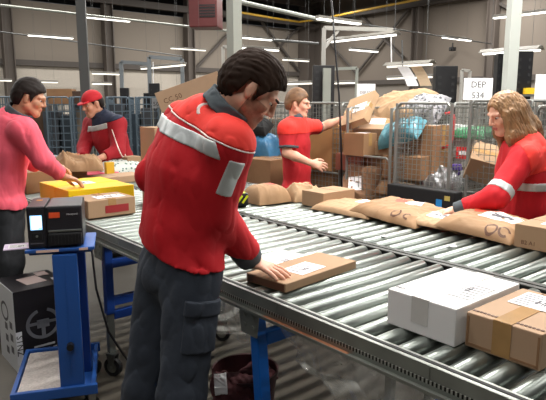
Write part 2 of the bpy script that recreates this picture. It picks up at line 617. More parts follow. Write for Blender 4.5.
def roller_mesh(length):
    r = .0295
    prof = [(0.0, 0), (.010, 0), (.010, .004), (.0265, .004), (r, .009), (r, length - .009), (.0265, length - .004), (.010, length - .004), (.010, length), (0, length)]
    mb = MB(); seg = 20
    vs = []; fs = []
    for rr, y in prof:
        vs += [(rr * math.cos(2 * PI * k / seg), y - length / 2, rr * math.sin(2 * PI * k / seg)) for k in range(seg)]
    for i in range(len(prof) - 1):
        for k in range(seg): fs.append((i * seg + k, i * seg + (k + 1) % seg, (i + 1) * seg + (k + 1) % seg, (i + 1) * seg + k))
    mb.add(vs, fs)
    me = mb.mesh('roller'); me.polygons.foreach_set('use_smooth', [abs(p.normal.y) < .4 for p in me.polygons])
    return me


SLOT = mat('slotted_steel_strip', (150, 152, 148), 0.45, 0.6)
nt = SLOT.node_tree
_tc = nt.nodes.new('ShaderNodeTexCoord'); _wv = nt.nodes.new('ShaderNodeTexWave'); _cr = nt.nodes.new('ShaderNodeValToRGB')
_wv.inputs['Scale'].default_value = 25.0; _wv.bands_direction = 'X'
_cr.color_ramp.elements[0].position = .42; _cr.color_ramp.elements[0].color = lin((30, 29, 28)) + (1,)
_cr.color_ramp.elements[1].position = .58; _cr.color_ramp.elements[1].color = lin((172, 172, 166)) + (1,)
nt.links.new(_tc.outputs['Object'], _wv.inputs['Vector']); nt.links.new(_wv.outputs[0], _cr.inputs[0])
nt.links.new(_cr.outputs[0], nt.nodes['Principled BSDF'].inputs['Base Color'])


def conveyor(label, t0, t1, s0, s1, legs, outer):
    root = empty('roller_conveyor', S(0, 0, 0), CONV)
    tag(root, label, 'conveyor', 'roller conveyor lanes')
    L = s1 - s0; c = (s0 + s1) / 2
    for side, t in ((-1, t0), (1, t1)):
        mb = MB()
        if side == outer:      # a proud channel with a lip at the foot
            mb.box((c, t + side * .002, .835), (L, .004, .068)).box((c, t - side * .016, .867), (L, .036, .005))
            mb.box((c, t + side * .014, .8025), (L, .026, .004)).box((c, t + side * .026, .806), (L, .003, .010))
        else:
            mb.box((c, t, .826), (L, .005, .084)).box((c, t - side * .012, .867), (L, .026, .005))
        rail = mb.build('side_rail', STEEL_D if side == outer else STEEL_K, root)
        if side == outer: MB().box((c, t - side * .016, .8703), (L, .012, .002)).build('edge_strip', BLACK_M, rail)
        if side == outer and side < 0: MB().box((.16, t - .0135, .8053), (.40, .024, .002)).build('orange_brown_strip', mat('orange_brown_strip', (172, 116, 84), .4), rail)  # thin orange-brown strip laid along the lip of the near rail
        if side == outer:
            MB().box((c, t + side * .0052, .824), (L, .003, .011)).build('slotted_strip', SLOT, rail)
            e = MB(); k = s0
            while k < s1:
                e.box((k, t + side * .005, .84), (.003, .003, .05))
                k += .62
            e.build('joint_plate', STEEL_D, rail)
    ln = t1 - t0 - .056
    me = roller_mesh(ln); n = int((L - .06) / PITCHR)
    me.materials.append(ROLLER)
    s = s1 - .05
    for k in range(n):
        o = bpy.data.objects.new('roller', me); o.parent = root
        o.location = (s, (t0 + t1) / 2, ROLLZ - .0295); COL.objects.link(o)
        s -= PITCHR
    # axle stubs / black guide strip between the roller ends and the rail
    gm = MB()
    for t in (t0 + .014, t1 - .014): gm.box((c, t, .854), (L, .016, .028))
    gm.build('guide_strip', BLACK_M, root)
    for s in legs:
        for t in (t0 + .05, t1 - .05):
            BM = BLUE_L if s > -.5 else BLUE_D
            lg = MB().bbox((s, t, .60), (.046, .046, .46), .004, Matrix.Rotation(-.09 if s > -.5 else 0, 3, 'Y')).build('leg', BM, root)
            MB().box((s + (.028 if s > -.5 else 0), t, .28), (.036, .036, .30)).build('foot_tube', STEEL_D, lg)
            br = MB().plate([(s - .045, .70), (s + .045, .70), (s + .06, .80), (s + .06, .86), (s - .06, .86), (s - .06, .80)], 1, t - (.052 if t < t1 - .2 else -.045), t - (.047 if t < t1 - .2 else -.05))
            for dx in (-.025, .025):
                for z in (.735, .775): br.cyl((s + dx, t - .056, z), (s + dx, t - .045, z), .009, 8)
            br.build('bracket', STEEL_D, lg)
            cs = MB()
            cs.plate([(-.03, .135), (.03, .135), (.012, .05), (-.012, .05)], 1, -.022, -.019).plate([(-.03, .135), (.03, .135), (.012, .05), (-.012, .05)], 1, .019, .022)
            cs.box((0, 0, .137), (.065, .055, .006)).cyl((0, -.026, .055), (0, .026, .055), .008)
            cf = cs.build('caster', STEEL, root, loc=(s + .012, t, 0), rot=.5)
            MB().cyl((0, -.014, .055), (0, .014, .055), .055, 20).build('wheel', RUBBER, cf)
            MB().cyl((0, -.017, .055), (0, .017, .055), .032, 16).build('wheel_disc', STEEL, cf)
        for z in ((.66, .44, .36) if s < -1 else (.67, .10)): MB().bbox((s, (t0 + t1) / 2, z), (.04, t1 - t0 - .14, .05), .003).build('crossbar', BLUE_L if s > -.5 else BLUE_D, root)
    return root


near = conveyor('long steel roller lane that the man in the coral-yoked jacket leans over', 0.0, .862, -3.7, 1.9, (-1.5, -.14, 1.25), -1)
far = conveyor('roller lane with kraft mailers along it, running behind the first lane', .876, 1.74, -3.7, 1.9, (-1.75, .0, 1.3), 1)


# ================================================================== PARCELS
def rot_axes(rz, rx=0.0, ry=0.0):
    return (Matrix.Rotation(rz, 3, 'Z') @ Matrix.Rotation(rx, 3, 'X') @ Matrix.Rotation(ry, 3, 'Y')).to_euler()


def carton(label, loc, size, rz=CONV, m=CARD, rx=0.0, ry=0.0, name='cardboard_box', cat='box', group=None, tape='x', tm=TAPE, seam=True, sticker=None, tside=.55, tw=.05):
    L, Wd, H = size
    o = MB().bbox((0, 0, H / 2), size, .004).build(name, m, None, loc, rot_axes(rz, rx, ry))
    tag(o, label, cat, group)
    e = .0012
    if tape:
        mb = MB()
        if tape == 'x':
            mb.box((0, 0, H + e), (L + .002, tw, .0012))
            for sg in (-1, 1): mb.box((sg * (L / 2 + e), 0, H * (1 - tside / 2)), (.0012, tw, H * tside))
        else:
            mb.box((0, 0, H + e), (tw, Wd + .002, .0012))
            for sg in (-1, 1): mb.box((0, sg * (Wd / 2 + e), H * (1 - tside / 2)), (tw, .0012, H * tside))
        mb.build('tape', tm, o)
    if seam:
        mb = MB()
        if tape == 'y' : mb.box((0, 0, H + .0003), (.002, Wd, .0012))
        else: mb.box((0, 0, H + .0003), (L, .002, .0012))
        mb.build('flap_seam', INK_B, o)
    for st in (sticker or []):
        make_label(o, *st)
    return o


def make_label(parent, x, y, z, w, h, rz=0.0, face='top', lines=5, m=None, name='address_label', seed=1):
    """paper label with printed rows; x, y, z is its centre on the parent"""
    if face == 'top': R = Matrix.Rotation(rz, 3, 'Z')
    elif face == 'front': R = Matrix.Rotation(rz, 3, 'Z') @ Matrix.Rotation(PI / 2, 3, 'X')
    else: R = Matrix.Rotation(PI / 2, 3, 'Z') @ Matrix.Rotation(PI / 2, 3, 'X')
    o = MB().box((0, 0, .0006), (w, h, .0012)).build(name, m or LABEL, parent, loc=(x, y, z), rot=R.to_euler())
    if lines:
        rnd = random.Random(seed); mb = MB()
        for k in range(lines):
            yy = h * (.36 - .72 * k / max(1, lines - 1)); ww = w * rnd.uniform(.3, .72)
            mb.box((-w * .42 + ww / 2, yy, .0014), (ww, h * .05, .0006))
        xx = w * .06
        while xx < w * .42:
            b = rnd.uniform(.004, .012) * w / .1 * .6; mb.box((xx, -h * .05, .0014), (b, h * .3, .0006)); xx += b * 2
        mb.build('print', INK_G, o)
    return o


def print_on(parent, body, size, x, y, z, m=INK_B, face='top', rz=0.0, name='lettering'):
    me = text_mesh(body, size)
    if face == 'top': R = Matrix.Rotation(rz, 3, 'Z')
    elif face == 'front': R = Matrix.Rotation(PI / 2, 3, 'X') @ Matrix.Rotation(rz, 3, 'Z')
    elif face == 'right': R = Matrix.Rotation(PI / 2, 3, 'Z') @ Matrix.Rotation(PI / 2, 3, 'X') @ Matrix.Rotation(rz, 3, 'Z')
    else: R = Matrix.Rotation(-PI / 2, 3, 'Z') @ Matrix.Rotation(PI / 2, 3, 'X') @ Matrix.Rotation(rz, 3, 'Z')
    return link(name, me, m, parent, (x, y, z), R.to_euler())


class Mailer:
    """a filled paper bag lying flat: a pillow with pinched rims and creases"""
    def __init__(self, L, W, T, seed, lump=1.0):
        self.L, self.W, self.T = L, W, T
        r = np.random.default_rng(seed)
        self.k = r.normal(size=(9, 2)) * np.array([9, 11]) ; self.p = r.uniform(0, 6, 9); self.a = r.uniform(.4, 1, 9)
        self.wob = r.uniform(0, 6, 4); self.lump = lump

    def top(self, u, v):
        x, y = u * self.L / 2, v * self.W / 2
        e = (max(0, 1 - abs(u) ** 5) * max(0, 1 - abs(v) ** 4)) ** .55
        c = sum(a * (1 - 2 * abs(math.sin(k[0] * x + k[1] * y + p)) ** .6) for a, k, p in zip(self.a, self.k, self.p)) / 9
        g = sum(1 - min(1, abs(math.sin(k[1] * 1.9 * x + k[0] * 2.3 * y + p)) * 3.2) for k, p in zip(self.k[:5], self.p))
        return self.T * e * (1 + .30 * self.lump * c) + .004 + min(e * 2, 1) * (.0035 * self.lump) * g

    def xy(self, u, v):
        w = self.wob
        return (u * self.L / 2 * (1 + .02 * math.sin(3 * v + w[0])), v * self.W / 2 * (1 + .025 * math.sin(4 * u + w[1]) + .012 * math.sin(11 * u + w[2])))

    def build(self, label, loc, rz, m, name='kraft_mailer', group=None, rx=0.0, ry=0.0, cat='mailer bag'):
        nu, nv = 56, 44; mb = MB(); vs = []; fs = []
        for i in range(nu + 1):
            for j in range(nv + 1):
                u, v = -1 + 2 * i / nu, -1 + 2 * j / nv
                x, y = self.xy(u, v); vs.append((x, y, self.top(u, v)))
        n = len(vs)
        for i in range(nu + 1):
            for j in range(nv + 1):
                u, v = -1 + 2 * i / nu, -1 + 2 * j / nv
                x, y = self.xy(u, v); e = max(abs(u), abs(v)); vs.append((x, y, .003 if e > .93 else 0.0))
        I = lambda i, j: i * (nv + 1) + j
        for i in range(nu):
            for j in range(nv):
                fs.append((I(i, j), I(i + 1, j), I(i + 1, j + 1), I(i, j + 1)))
                fs.append((n + I(i, j), n + I(i, j + 1), n + I(i + 1, j + 1), n + I(i + 1, j)))
        rim = [I(i, 0) for i in range(nu)] + [I(nu, j) for j in range(nv)] + [I(i, nv) for i in range(nu, 0, -1)] + [I(0, j) for j in range(nv, 0, -1)]
        for a, b in zip(rim, rim[1:] + rim[:1]): fs.append((a, a + n, b + n, b))
        mb.add(vs, fs)
        self.o = mb.build(name, m, None, loc, rot_axes(rz, rx, ry), smooth=True)
        tag(self.o, label, cat, group)
        return self.o

    def patch(self, name, m, u0, v0, w, h, rot=0.0, lift=.0015, nx=8, ny=6):
        """a flat print or sticker that follows the bag's surface; u0, v0 centre, w, h in metres"""
        vs = []; fs = []
        for i in range(nx + 1):
            for j in range(ny + 1):
                a = (-.5 + i / nx) * w; b = (-.5 + j / ny) * h
                x = a * math.cos(rot) - b * math.sin(rot); y = a * math.sin(rot) + b * math.cos(rot)
                u = max(-.99, min(.99, u0 + x * 2 / self.L)); v = max(-.99, min(.99, v0 + y * 2 / self.W))
                X, Y = self.xy(u, v); vs.append((X, Y, self.top(u, v) + lift))
        for i in range(nx):
            for j in range(ny): fs.append((i * (ny + 1) + j, (i + 1) * (ny + 1) + j, (i + 1) * (ny + 1) + j + 1, i * (ny + 1) + j + 1))
        return MB().add(vs, fs).build(name, m, self.o, smooth=True)

    def ring(self, m, u0, v0, r, wd=.008, sq=1.0, a0=0.0, a1=2 * PI, name='printed_loop'):
        vs = []; fs = []; n = 26
        for i in range(n + 1):
            t = a0 + (a1 - a0) * i / n
            for rr in (r - wd / 2, r + wd / 2):
                x, y = rr * math.cos(t), rr * sq * math.sin(t)
                u = max(-.985, min(.985, u0 + x * 2 / self.L)); v = max(-.985, min(.985, v0 + y * 2 / self.W))
                X, Y = self.xy(u, v); vs.append((X, Y, self.top(u, v) + .0017))
        for i in range(n): fs.append((2 * i, 2 * i + 2, 2 * i + 3, 2 * i + 1))
        return MB().add(vs, fs).build(name, m, self.o, smooth=True)


Z0 = ROLLZ
# --- the two cartons near the belt's end and the flat parcel under the hand
wb = carton('white carton with clear tape and a small printed label on the near rollers', S(.503, .317, Z0), (.238, .358, .112), m=WHITEBOX, tape='y', tm=TAPE_C, seam=True, tside=.7, tw=.058)
make_label(wb, .062, -.01, .1133, .08, .15, PI, lines=6, seed=5)
print_on(wb, 'C20', .02, -.095, -.145, .1137, INK_G, 'top', PI)
bb = carton('brown carton with shiny brown tape beside the white carton', S(.738, .335, Z0), (.213, .32, .100), m=CARD_L, tape='y', tside=.95, tw=.052)
make_label(bb, -.015, .065, .1013, .115, .13, 0.0, lines=6, seed=8)
for x_, y_ in ((-.064, -.135), (.062, -.135), (.0, .142)):
    mb = MB()
    for k in range(7): mb.box((x_ - .033 + .011 * k, y_, .1014), (.0075, .009, .001))
    mb.build('print', INK_B, bb)
MB().box((0, -.1606, .01), (.2, .0015, .006)).box((-.099, -.1606, .048), (.006, .0015, .085)).box((.099, -.1606, .048), (.006, .0015, .085)).build('flap_edge', CARD_D, bb)
fp = carton('flat brown cardboard book parcel under the hand of the man in slate trousers', S(-.152, .283, Z0), (.205, .43, .034), rz=CONV + math.radians(6), m=CARD, tape=None, seam=False, name='flat_parcel', cat='parcel')
make_label(fp, .02, -.02, .0345, .105, .15, .05, lines=5, seed=3)
MB().box((0, -.2156, .017), (.19, .0012, .026)).build('end_shade_panel', INK_B, fp)  # dark brown panel paints shade onto the parcel's near end face
en = MB().bbox((0, 0, .006), (.2, .26, .012), .004).build('white_envelope', WHITEBOX, None, S(-.36, .33, Z0), CONV + .12)
tag(en, 'flat white padded envelope just behind the brown book parcel', 'envelope'); make_label(en, .03, .0, .0125, .09, .12, 0, lines=4)

# --- far lane: bags and boxes
GB = 'kraft bags along the far lane'


def mailer(label, s, t, rz, L, Wd, T, seed, m=KRAFT, z=Z0, rx=0.0, ry=0.0, lump=1.0, group=GB):
    q = Mailer(L, Wd, T, seed, lump)
    q.build(label, S(s, t, z), CONV + rz, m, group=group, rx=rx, ry=ry)
    return q


a = mailer('bulky kraft bag with red print beside the black and yellow pouch', -1.56, 1.24, 1.5, .27, .25, .125, 11, KRAFT_D, lump=.7)
a.patch('red_print', REDINK, .35, -.1, .1, .05, .2)
b = mailer('crumpled kraft bag leaning on the end of the small box', -1.46, 1.50, 1.2, .22, .24, .13, 12, KRAFT, lump=1.9)
b.patch('red_print', REDINK, .3, .1, .09, .05, .3)
c = carton('plain small brown box between kraft bags below the young man', S(-1.21, 1.50, Z0), (.2, .30, .10), m=CARD, tape=None)
d_ = mailer('pale kraft mailer with white label, first in the overlapping row', -.93, 1.47, .05, .47, .36, .055, 13, KRAFT)
d_.patch('address_label', LABEL, .25, .2, .13, .1, .1); d_.patch('print', INK_G, .25, .25, .08, .012, .1, .003); d_.ring(INK, .8, -.55, .02, .008)
e_ = mailer('wide kraft mailer with orange print lapping over the pale one', -.60, 1.50, -.03, .48, .40, .07, 14, KRAFT_D, z=Z0 + .02, rx=.03, ry=.06)
e_.patch('orange_print', REDINK, -.12, .35, .13, .06, .5); e_.patch('address_label', LABEL, .18, .3, .1, .1, .4)
e_.ring(INK_B, .35, -.80, .025, .009, 1.0); e_.ring(INK_B, .66, -.80, .022, .010, .9, .6, 5.2)
f_ = mailer('pale kraft mailer with white label under the woman\'s hand', -.33, 1.50, .12, .34, .33, .035, 15, KRAFT, z=Z0 + .022, rx=.03, ry=.07)
f_.patch('address_label', LABEL, .1, -.05, .16, .13, .1); f_.patch('print', INK_G, .1, -.1, .1, .03, .1, .003)
g_ = mailer('kraft mailer with big brown loop print, lying against the printed box', -.06, 1.52, .04, .42, .38, .075, 16, KRAFT_D, z=Z0 + .024, rx=.03, ry=.07)
g_.patch('orange_print', REDINK, -.2, .45, .16, .05, .3); g_.patch('address_label', LABEL, .25, .1, .2, .13, -.1); g_.patch('print', INK_G, .28, .1, .12, .05, -.1, .003)
g_.ring(INK_B, .42, -.82, .028, .010, 1.0); g_.ring(INK_B, .74, -.80, .026, .012, .9, .4, 5.4)
h_ = carton('printed brown box with white label on top at the end of the bag row', S(.30, 1.52, Z0), (.28, .32, .112), m=CARD, tape=None)
make_label(h_, .03, .0, .1125, .18, .17, .1, lines=6, seed=9)
print_on(h_, 'B2 A1', .028, -.07, -.1606, .028, INK_B, 'front'); print_on(h_, '2', .07, .1, -.1606, .045, INK_B, 'front')
po = MB().bbox((0, 0, .045), (.11, .07, .09), .02).build('hazard_pouch', BLACK, None, at_z(240, 206, Z0), CONV + .9)
tag(po, 'small black pouch with hazard yellow stripes beside the jacket sleeve', 'pouch')
mb = MB()
for k in range(3): mb.box((-.035 + .035 * k, -.0356, .05), (.014, .002, .06), Matrix.Rotation(.6, 3, 'Y'))
mb.box((0, 0, .0905), (.07, .05, .002)); mb.build('yellow_stripe', YELLOW_H, po)
for i, (px, py) in enumerate([(384, 236), (453, 246), (351, 272), (358, 285)]):
    if i > 1: continue
    p = at_z(px, py, Z0)
    tag(MB().box((0, 0, .001), (.03, .03, .001)).build('paper_scrap', LABEL, None, p, .5 + i), ['tiny cream sticker scrap on the far rollers below the orange-printed mailer', 'tiny cream sticker scrap on the far rollers below the loop-print mailer'][i], 'scrap')

# --- belt's far end: the yellow carton and its neighbours
lb = carton('brown box with dark red label in front of the yellow carton', S(-1.88, .21, Z0), (.25, .30, .105), m=CARD, tape='x')
MB().box((.1262, .03, .045), (.0015, .15, .045)).build('red_label', REDDARK, lb)
make_label(lb, .03, .02, .1065, .1, .18, 0, lines=4, seed=4)
yc = carton('bright yellow carton at the belt\'s far end', S(-2.46, .335, Z0), (.56, .46, .112), m=YELLOW, tape='y', tm=YELLOW, tw=.06)
make_label(yc, -.03, -.02, .1133, .14, .16, 0, lines=4, seed=6)
tall = carton('tall plain brown carton standing upright behind the leaning man', S(-1.97, .72, Z0), (.20, .30, .515), m=CARD, tape=None)


def at_belt(px, py, z=None):
    p = at_z(px, py, Z0 if z is None else z); q = p - ORG
    return q.dot(AX), q.dot(AN)


def end_box(label, px, py, size, m, rz=0.0, z=Z0, **k):
    p = at_z(px, py, z)
    return carton(label, (p.x, p.y, z), size, rz=CONV + rz, m=m, **k)


end_box('white-topped brown box beside the coral sleeve', 59, 181, (.30, .38, .16), CARD_L, .1, tape='y')
end_box('brown box tucked under the coral sleeve behind the printer', 36, 191, (.20, .26, .16), CARD_D, .2, tape=None)
end_box('flat kraft carton behind the yellow carton', 112, 181.5, (.26, .50, .055), CARD_L, .0, tape=None)
end_box('small brown carton standing beside the leafy patterned bag', 131, 174, (.14, .16, .17), CARD, .15, tape=None)
p = at_z(90, 178, Z0)
pk = MB().bbox((0, 0, .02), (.24, .46, .04), .012).build('pink_parcel', mat('pink_film', (226, 92, 122), .3, var=.12, scale=8), None, (p.x, p.y, Z0 + .01), CONV + .05)
tag(pk, 'flat shiny pink parcel between the yellow carton and crumpled bag', 'parcel')
p = at_z(113, 178, Z0)
yb = carton('small yellow packet standing in front of the leafy patterned bag', (p.x, p.y - .1, Z0), (.05, .075, .155), m=mat('mustard_carton', (214, 170, 40), .5), tape=None, seam=False, name='yellow_packet', cat='packet')
LEAFY = mat('leafy_green_print_film', (206, 218, 210), .4)
nt = LEAFY.node_tree; _n = nt.nodes.new('ShaderNodeTexVoronoi'); _n.inputs['Scale'].default_value = 34; _c = nt.nodes.new('ShaderNodeValToRGB'); _t = nt.nodes.new('ShaderNodeTexCoord')
_c.color_ramp.elements[0].position = .28; _c.color_ramp.elements[0].color = lin((84, 122, 112)) + (1,)
_c.color_ramp.elements[1].position = .36; _c.color_ramp.elements[1].color = lin((214, 222, 216)) + (1,)
nt.links.new(_t.outputs['Object'], _n.inputs[0]); nt.links.new(_n.outputs[0], _c.inputs[0]); nt.links.new(_c.outputs[0], nt.nodes['Principled BSDF'].inputs['Base Color'])
q = Mailer(.42, .30, .15, 31, 1.2); p = at_z(117, 176, Z0)
q.build('white mailer bag with leafy green print beside the capped man', (p.x, p.y + .1, Z0), CONV + 1.45, LEAFY, name='patterned_mailer')
q = Mailer(.40, .32, .15, 32, 3.2); p = at_z(79, 168, 1.0)
q.build('crumpled brown paper bag in the capped man\'s hands', (p.x, p.y, .985), CONV + 1.2, KRAFT_D, name='paper_bag')
q.patch('red_print', REDINK, .2, .3, .12, .08, .4)
end_box('shallow brown carton holding up the crumpled paper bag', 80, 176, (.30, .34, .10), CARD_L, .1, tape=None)
q = Mailer(.22, .14, .07, 33, 1.0); p = at_z(50, 163, .98)
q.build('grey plastic pouch beside the crumpled paper bag', (p.x, p.y, .98), CONV + 1.5, mat('grey_film', (128, 134, 138), .4), name='grey_pouch', cat='pouch')


# ================================================================== PEOPLE
def nrm(v): return Vector(v).normalized()


def hand_prims(w, d, palm, thumb, curl=(.35, .5), spread=.1, sc=1.0, fingers=None):
    """wrist, direction of the hand, the way the palm faces, the side the thumb is on"""
    w = Vector(w); d = nrm(d); palm = nrm(Vector(palm) - d * Vector(palm).dot(d)); th = nrm(Vector(thumb) - d * Vector(thumb).dot(d) - palm * Vector(thumb).dot(palm))
    out = []
    kn = w + d * .085 * sc
    out.append(cone(w - d * .01, w + d * .03, .024 * sc, .030 * sc, .015, th, .75))
    out.append(cone(w + d * .03, kn - d * .012, .034 * sc, .036 * sc, .012, th, .42))
    L = [.078, .088, .082, .064]; off = [.030, .010, -.010, -.029]; dz = [0, .004, .0, -.008]
    for i in range(4):
        a = kn + th * off[i] * sc + d * dz[i] * sc - d * .008
        c1 = curl[0] * (1 + .12 * i); c2 = c1 + curl[1]
        sp = (1.5 - i) * spread
        d1 = nrm(d * math.cos(c1) + palm * math.sin(c1) + th * sp)
        d2 = nrm(d * math.cos(c2) + palm * math.sin(c2) + th * sp * .6)
        d3 = nrm(d * math.cos(c2 + curl[1] * .7) + palm * math.sin(c2 + curl[1] * .7) + th * sp * .4)
        b = a + d1 * L[i] * .48 * sc; c = b + d2 * L[i] * .30 * sc; e = c + d3 * L[i] * .24 * sc
        out += [cone(a, b, .0098 * sc, .0088 * sc, .005), cone(b, c, .0088 * sc, .008 * sc, .004), cone(c, e, .008 * sc, .0068 * sc, .004)]
    t0 = w + d * .022 * sc + th * .022 * sc
    t1 = t0 + nrm(d * .6 + th * .75 + palm * .35) * .040 * sc
    t2 = t1 + nrm(d * .9 + th * .35 + palm * .4) * .032 * sc
    t3 = t2 + nrm(d * 1 + th * .1 + palm * .4) * .024 * sc
    out += [cone(t0, t1, .0145 * sc, .0115 * sc, .012), cone(t1, t2, .0112 * sc, .0098 * sc, .004), cone(t2, t3, .0098 * sc, .0078 * sc, .004)]
    return out


class Head:
    def __init__(self, c, fwd, up=(0, 0, 1), sc=1.0, female=False):
        self.c = Vector(c); self.f = nrm(fwd); u = Vector(up)
        self.r = nrm(self.f.cross(u)); self.u = self.r.cross(self.f); self.s = sc; self.fem = female
        self.R = [[self.r[i], self.f[i], self.u[i]] for i in range(3)]

    def p(self, x, y, z): return self.c + (self.r * x + self.f * y + self.u * z) * self.s

    def C(self, a, b, r1, r2=None, k=.012): return cone(self.p(*a), self.p(*b), r1 * self.s, (r1 if r2 is None else r2) * self.s, k)

    def E(self, c, r, k=.012): return ell(self.p(*c), [x * self.s for x in r], self.R, k)

    def loc(self, P):
        q = (P - np.array(self.c, np.float32)) @ np.array(self.R, np.float32)
        return q / self.s

    def prims(self):
        fm = self.fem
        o = [self.E((0, -.012, .03), (.075, .097, .088)), self.E((0, .030, -.036), (.057, .064, .074), .02), self.C((-.012, .072, -.100), (.012, .072, -.100), .018 if fm else .021, k=.02)]
        for s in (-1, 1):
            o.append(self.C((s * .054, .0, -.055), (s * .018, .066, -.098), .018 if fm else .022, .018, .025))
            o.append(self.E((s * .038, .066, -.022), (.024, .022, .024), .02))
            o.append(self.E((s * .079, -.006, -.004), (.009, .019, .031), .006))
            o.append(self.E((s * .077, -.002, -.026), (.010, .012, .012), .006))
            o.append(self.C((s * .014, .088 if fm else .092, .027), (s * .048, .076, .024), .009 if fm else .013, .010, .014))
        sk = union(o)
        for s in (-1, 1): sk = cut(sk, self.E((s * .033, .100, .004), (.017, .016, .012)), .012)
        sk.k = .02
        n = [sk, self.C((0, .096, .016), (0, .112, -.022), .008, .0125, .012)]
        for s in (-1, 1): n.append(self.E((s * .012, .099, -.029), (.009, .012, .008), .006))
        n += [self.C((-.018, .089, -.056), (.018, .089, -.056), .0085, k=.008), self.C((-.015, .088, -.068), (.015, .088, -.068), .009, k=.008)]
        return n


def person(name, label, J, H, skin, h=.005, top=None, sleeve=1.0, topm=RED, trm=SLATE, sleeve_r=(.064, .056, .052, .042), handL=None, handR=None, neck_r=.056,
           wr=.004, group=None, hem=.0, torso=(.165, .155, .185, .165), flat=(.74, .72, .70, .66), legr=(.096, .078, .074), seed=1, fine=None, shoes=True, shoulder=.072):
    """J: joints (pel, wai, che, ucc, nek, lat, s/e/w for R and L, h/k/a for R and L); returns root and a dict of the implicit shapes"""
    lat = nrm(J['lat'])
    base = Vector((J['pel'].x, J['pel'].y, 0)) if 'base' not in J else J['base']
    root = empty(name, base); tag(root, label, 'person', group)
    V = lambda k: Vector(J[k])
    # --- body: one continuous skin
    b = [cone(V('pel'), V('wai'), torso[0] - .035, torso[1] - .035, .05, lat, .7), cone(V('wai'), V('che'), torso[1] - .035, torso[2] - .035, .05, lat, .68), cone(V('che'), V('nek') - (V('nek') - V('che')) * .25, torso[2] - .04, .07, .05, lat, .6)]
    b.append(cone(V('nek') - (V('nek') - V('che')) * .2, H.p(0, -.022, -.055), neck_r + .006, neck_r, .025))
    for s in 'RL':
        b += [cone(V('s' + s), V('e' + s), .046, .040, .03), cone(V('e' + s), V('e' + s).lerp(V('w' + s), .35), .040, .041, .02), cone(V('e' + s).lerp(V('w' + s), .35), V('w' + s), .041, .026, .02)]
        if 'h' + s in J:
            b += [cone(V('h' + s), V('k' + s), .070, .05, .03), cone(V('k' + s), V('a' + s), .05, .036, .03)]
    b += H.prims()
    for hd in (handR, handL):
        if hd: b += hd
    f = union(b)
    allp = [V(k) for k in J if k not in ('lat', 'base', 'fwd', 'hemtilt') and not isinstance(J[k], (int, float))]
    lo = [min(p[i] for p in allp) - .22 for i in range(3)]; hi = [max(p[i] for p in allp) + .22 for i in range(3)]
    hi[2] = max(hi[2], H.c.z + .16)
    for i in range(3): lo[i] = min(lo[i], H.c[i] - .15); hi[i] = max(hi[i], H.c[i] + .15)
    body = blob('body', f, lo, hi, h, skin, root, base)
    # --- eyes, lips
    for s in (-1, 1):
        ey = blob('eye', H.E((s * .033, .078, .005), (.0115, .0115, .0065)), H.c - Vector((.13,) * 3), H.c + Vector((.13,) * 3), .0035, EYEW, root, base)
        blob('iris', H.E((s * .033, .0892, .004), (.006, .003, .006)), H.p(s * .033, .0895, .004) - Vector((.012,) * 3), H.p(s * .033, .0895, .004) + Vector((.012,) * 3), .002, EYED, ey, base)
    lp = union([H.C((-.017, .0915, -.057), (.017, .0915, -.057), .0075, k=.004), H.C((-.014, .0905, -.066), (.014, .0905, -.066), .008, k=.004)])
    blob('lips', lp, H.p(0, .09, -.06) - Vector((.05,) * 3), H.p(0, .09, -.06) + Vector((.05,) * 3), .003, LIP, root, base)
    # --- the garment on the upper body
    t = [cone(V('pel') - (V('wai') - V('pel')) * hem, V('wai'), torso[0], torso[1], .06, lat, flat[0]), cone(V('wai'), V('che'), torso[1], torso[2], .06, lat, flat[1]),
         cone(V('che'), V('ucc'), torso[2], torso[3], .06, lat, flat[2]), cone(V('ucc'), V('nek'), torso[3] - .035, .074, .06, lat, flat[3] + .1)]
    for s in 'RL':
        sh = V('s' + s)
        t.append(cone(V('ucc').lerp(V('nek'), .45), sh, .075, shoulder, .05))
        if sleeve > .6:
            w = V('e' + s).lerp(V('w' + s), .84 * (sleeve - .5) * 2)
            dd = nrm(V('w' + s) - V('e' + s)); w = V('w' + s) - dd * .055
            fa = cut(cone(V('e' + s), w + dd * .05, sleeve_r[2], sleeve_r[3], .03), plane(w, -dd), .004)
            t += [cone(sh, V('e' + s), sleeve_r[0] + .006, sleeve_r[1], .045), fa]
        else:
            e = sh.lerp(V('e' + s), sleeve * 2); dd = nrm(e - sh)
            g_ = cut(cone(sh, e + dd * .04, sleeve_r[0] + .004, sleeve_r[1], .045), plane(e, -dd), .004)
            t.append(g_)
    tf = union(t)
    na = nrm(H.p(0, -.022, -.055) - V('nek'))
    tf = cut(tf, both(plane(V('nek') + na * .022, -na), cone(V('nek'), V('nek') + na * .16, .10)), .006)
    hd = nrm(V('wai') - V('pel'))
    hemc = V('pel') - (V('wai') - V('pel')) * hem
    cutter = both(plane(hemc, hd + lat * J.get('hemtilt', 0)), cone(hemc + hd * .0, hemc - hd * .4, .3))
    tf = cut(tf, cutter, .008)
    if 'hR' in J:
        tq = union([cone(V('pel') - hd * .05, V('pel') + hd * .09, torso[0] - .020, torso[0] - .036, .05, lat, .72)] + [cone(V('h' + s), V('k' + s), legr[0], legr[1], .05) for s in 'RL'])
        hp_ = plane(hemc, -(hd + lat * J.get('hemtilt', 0)))
        tg = both(grow(tq, .016), hp_); tg.k = .03
        tf = union([tf, tg])
    tf.k = .03
    tfw = wrinkle(tf, wr, .16, seed, 6, (1, 1, .55))
    garment = blob(top or 'jacket', tfw, lo, hi, h, topm, root, base)
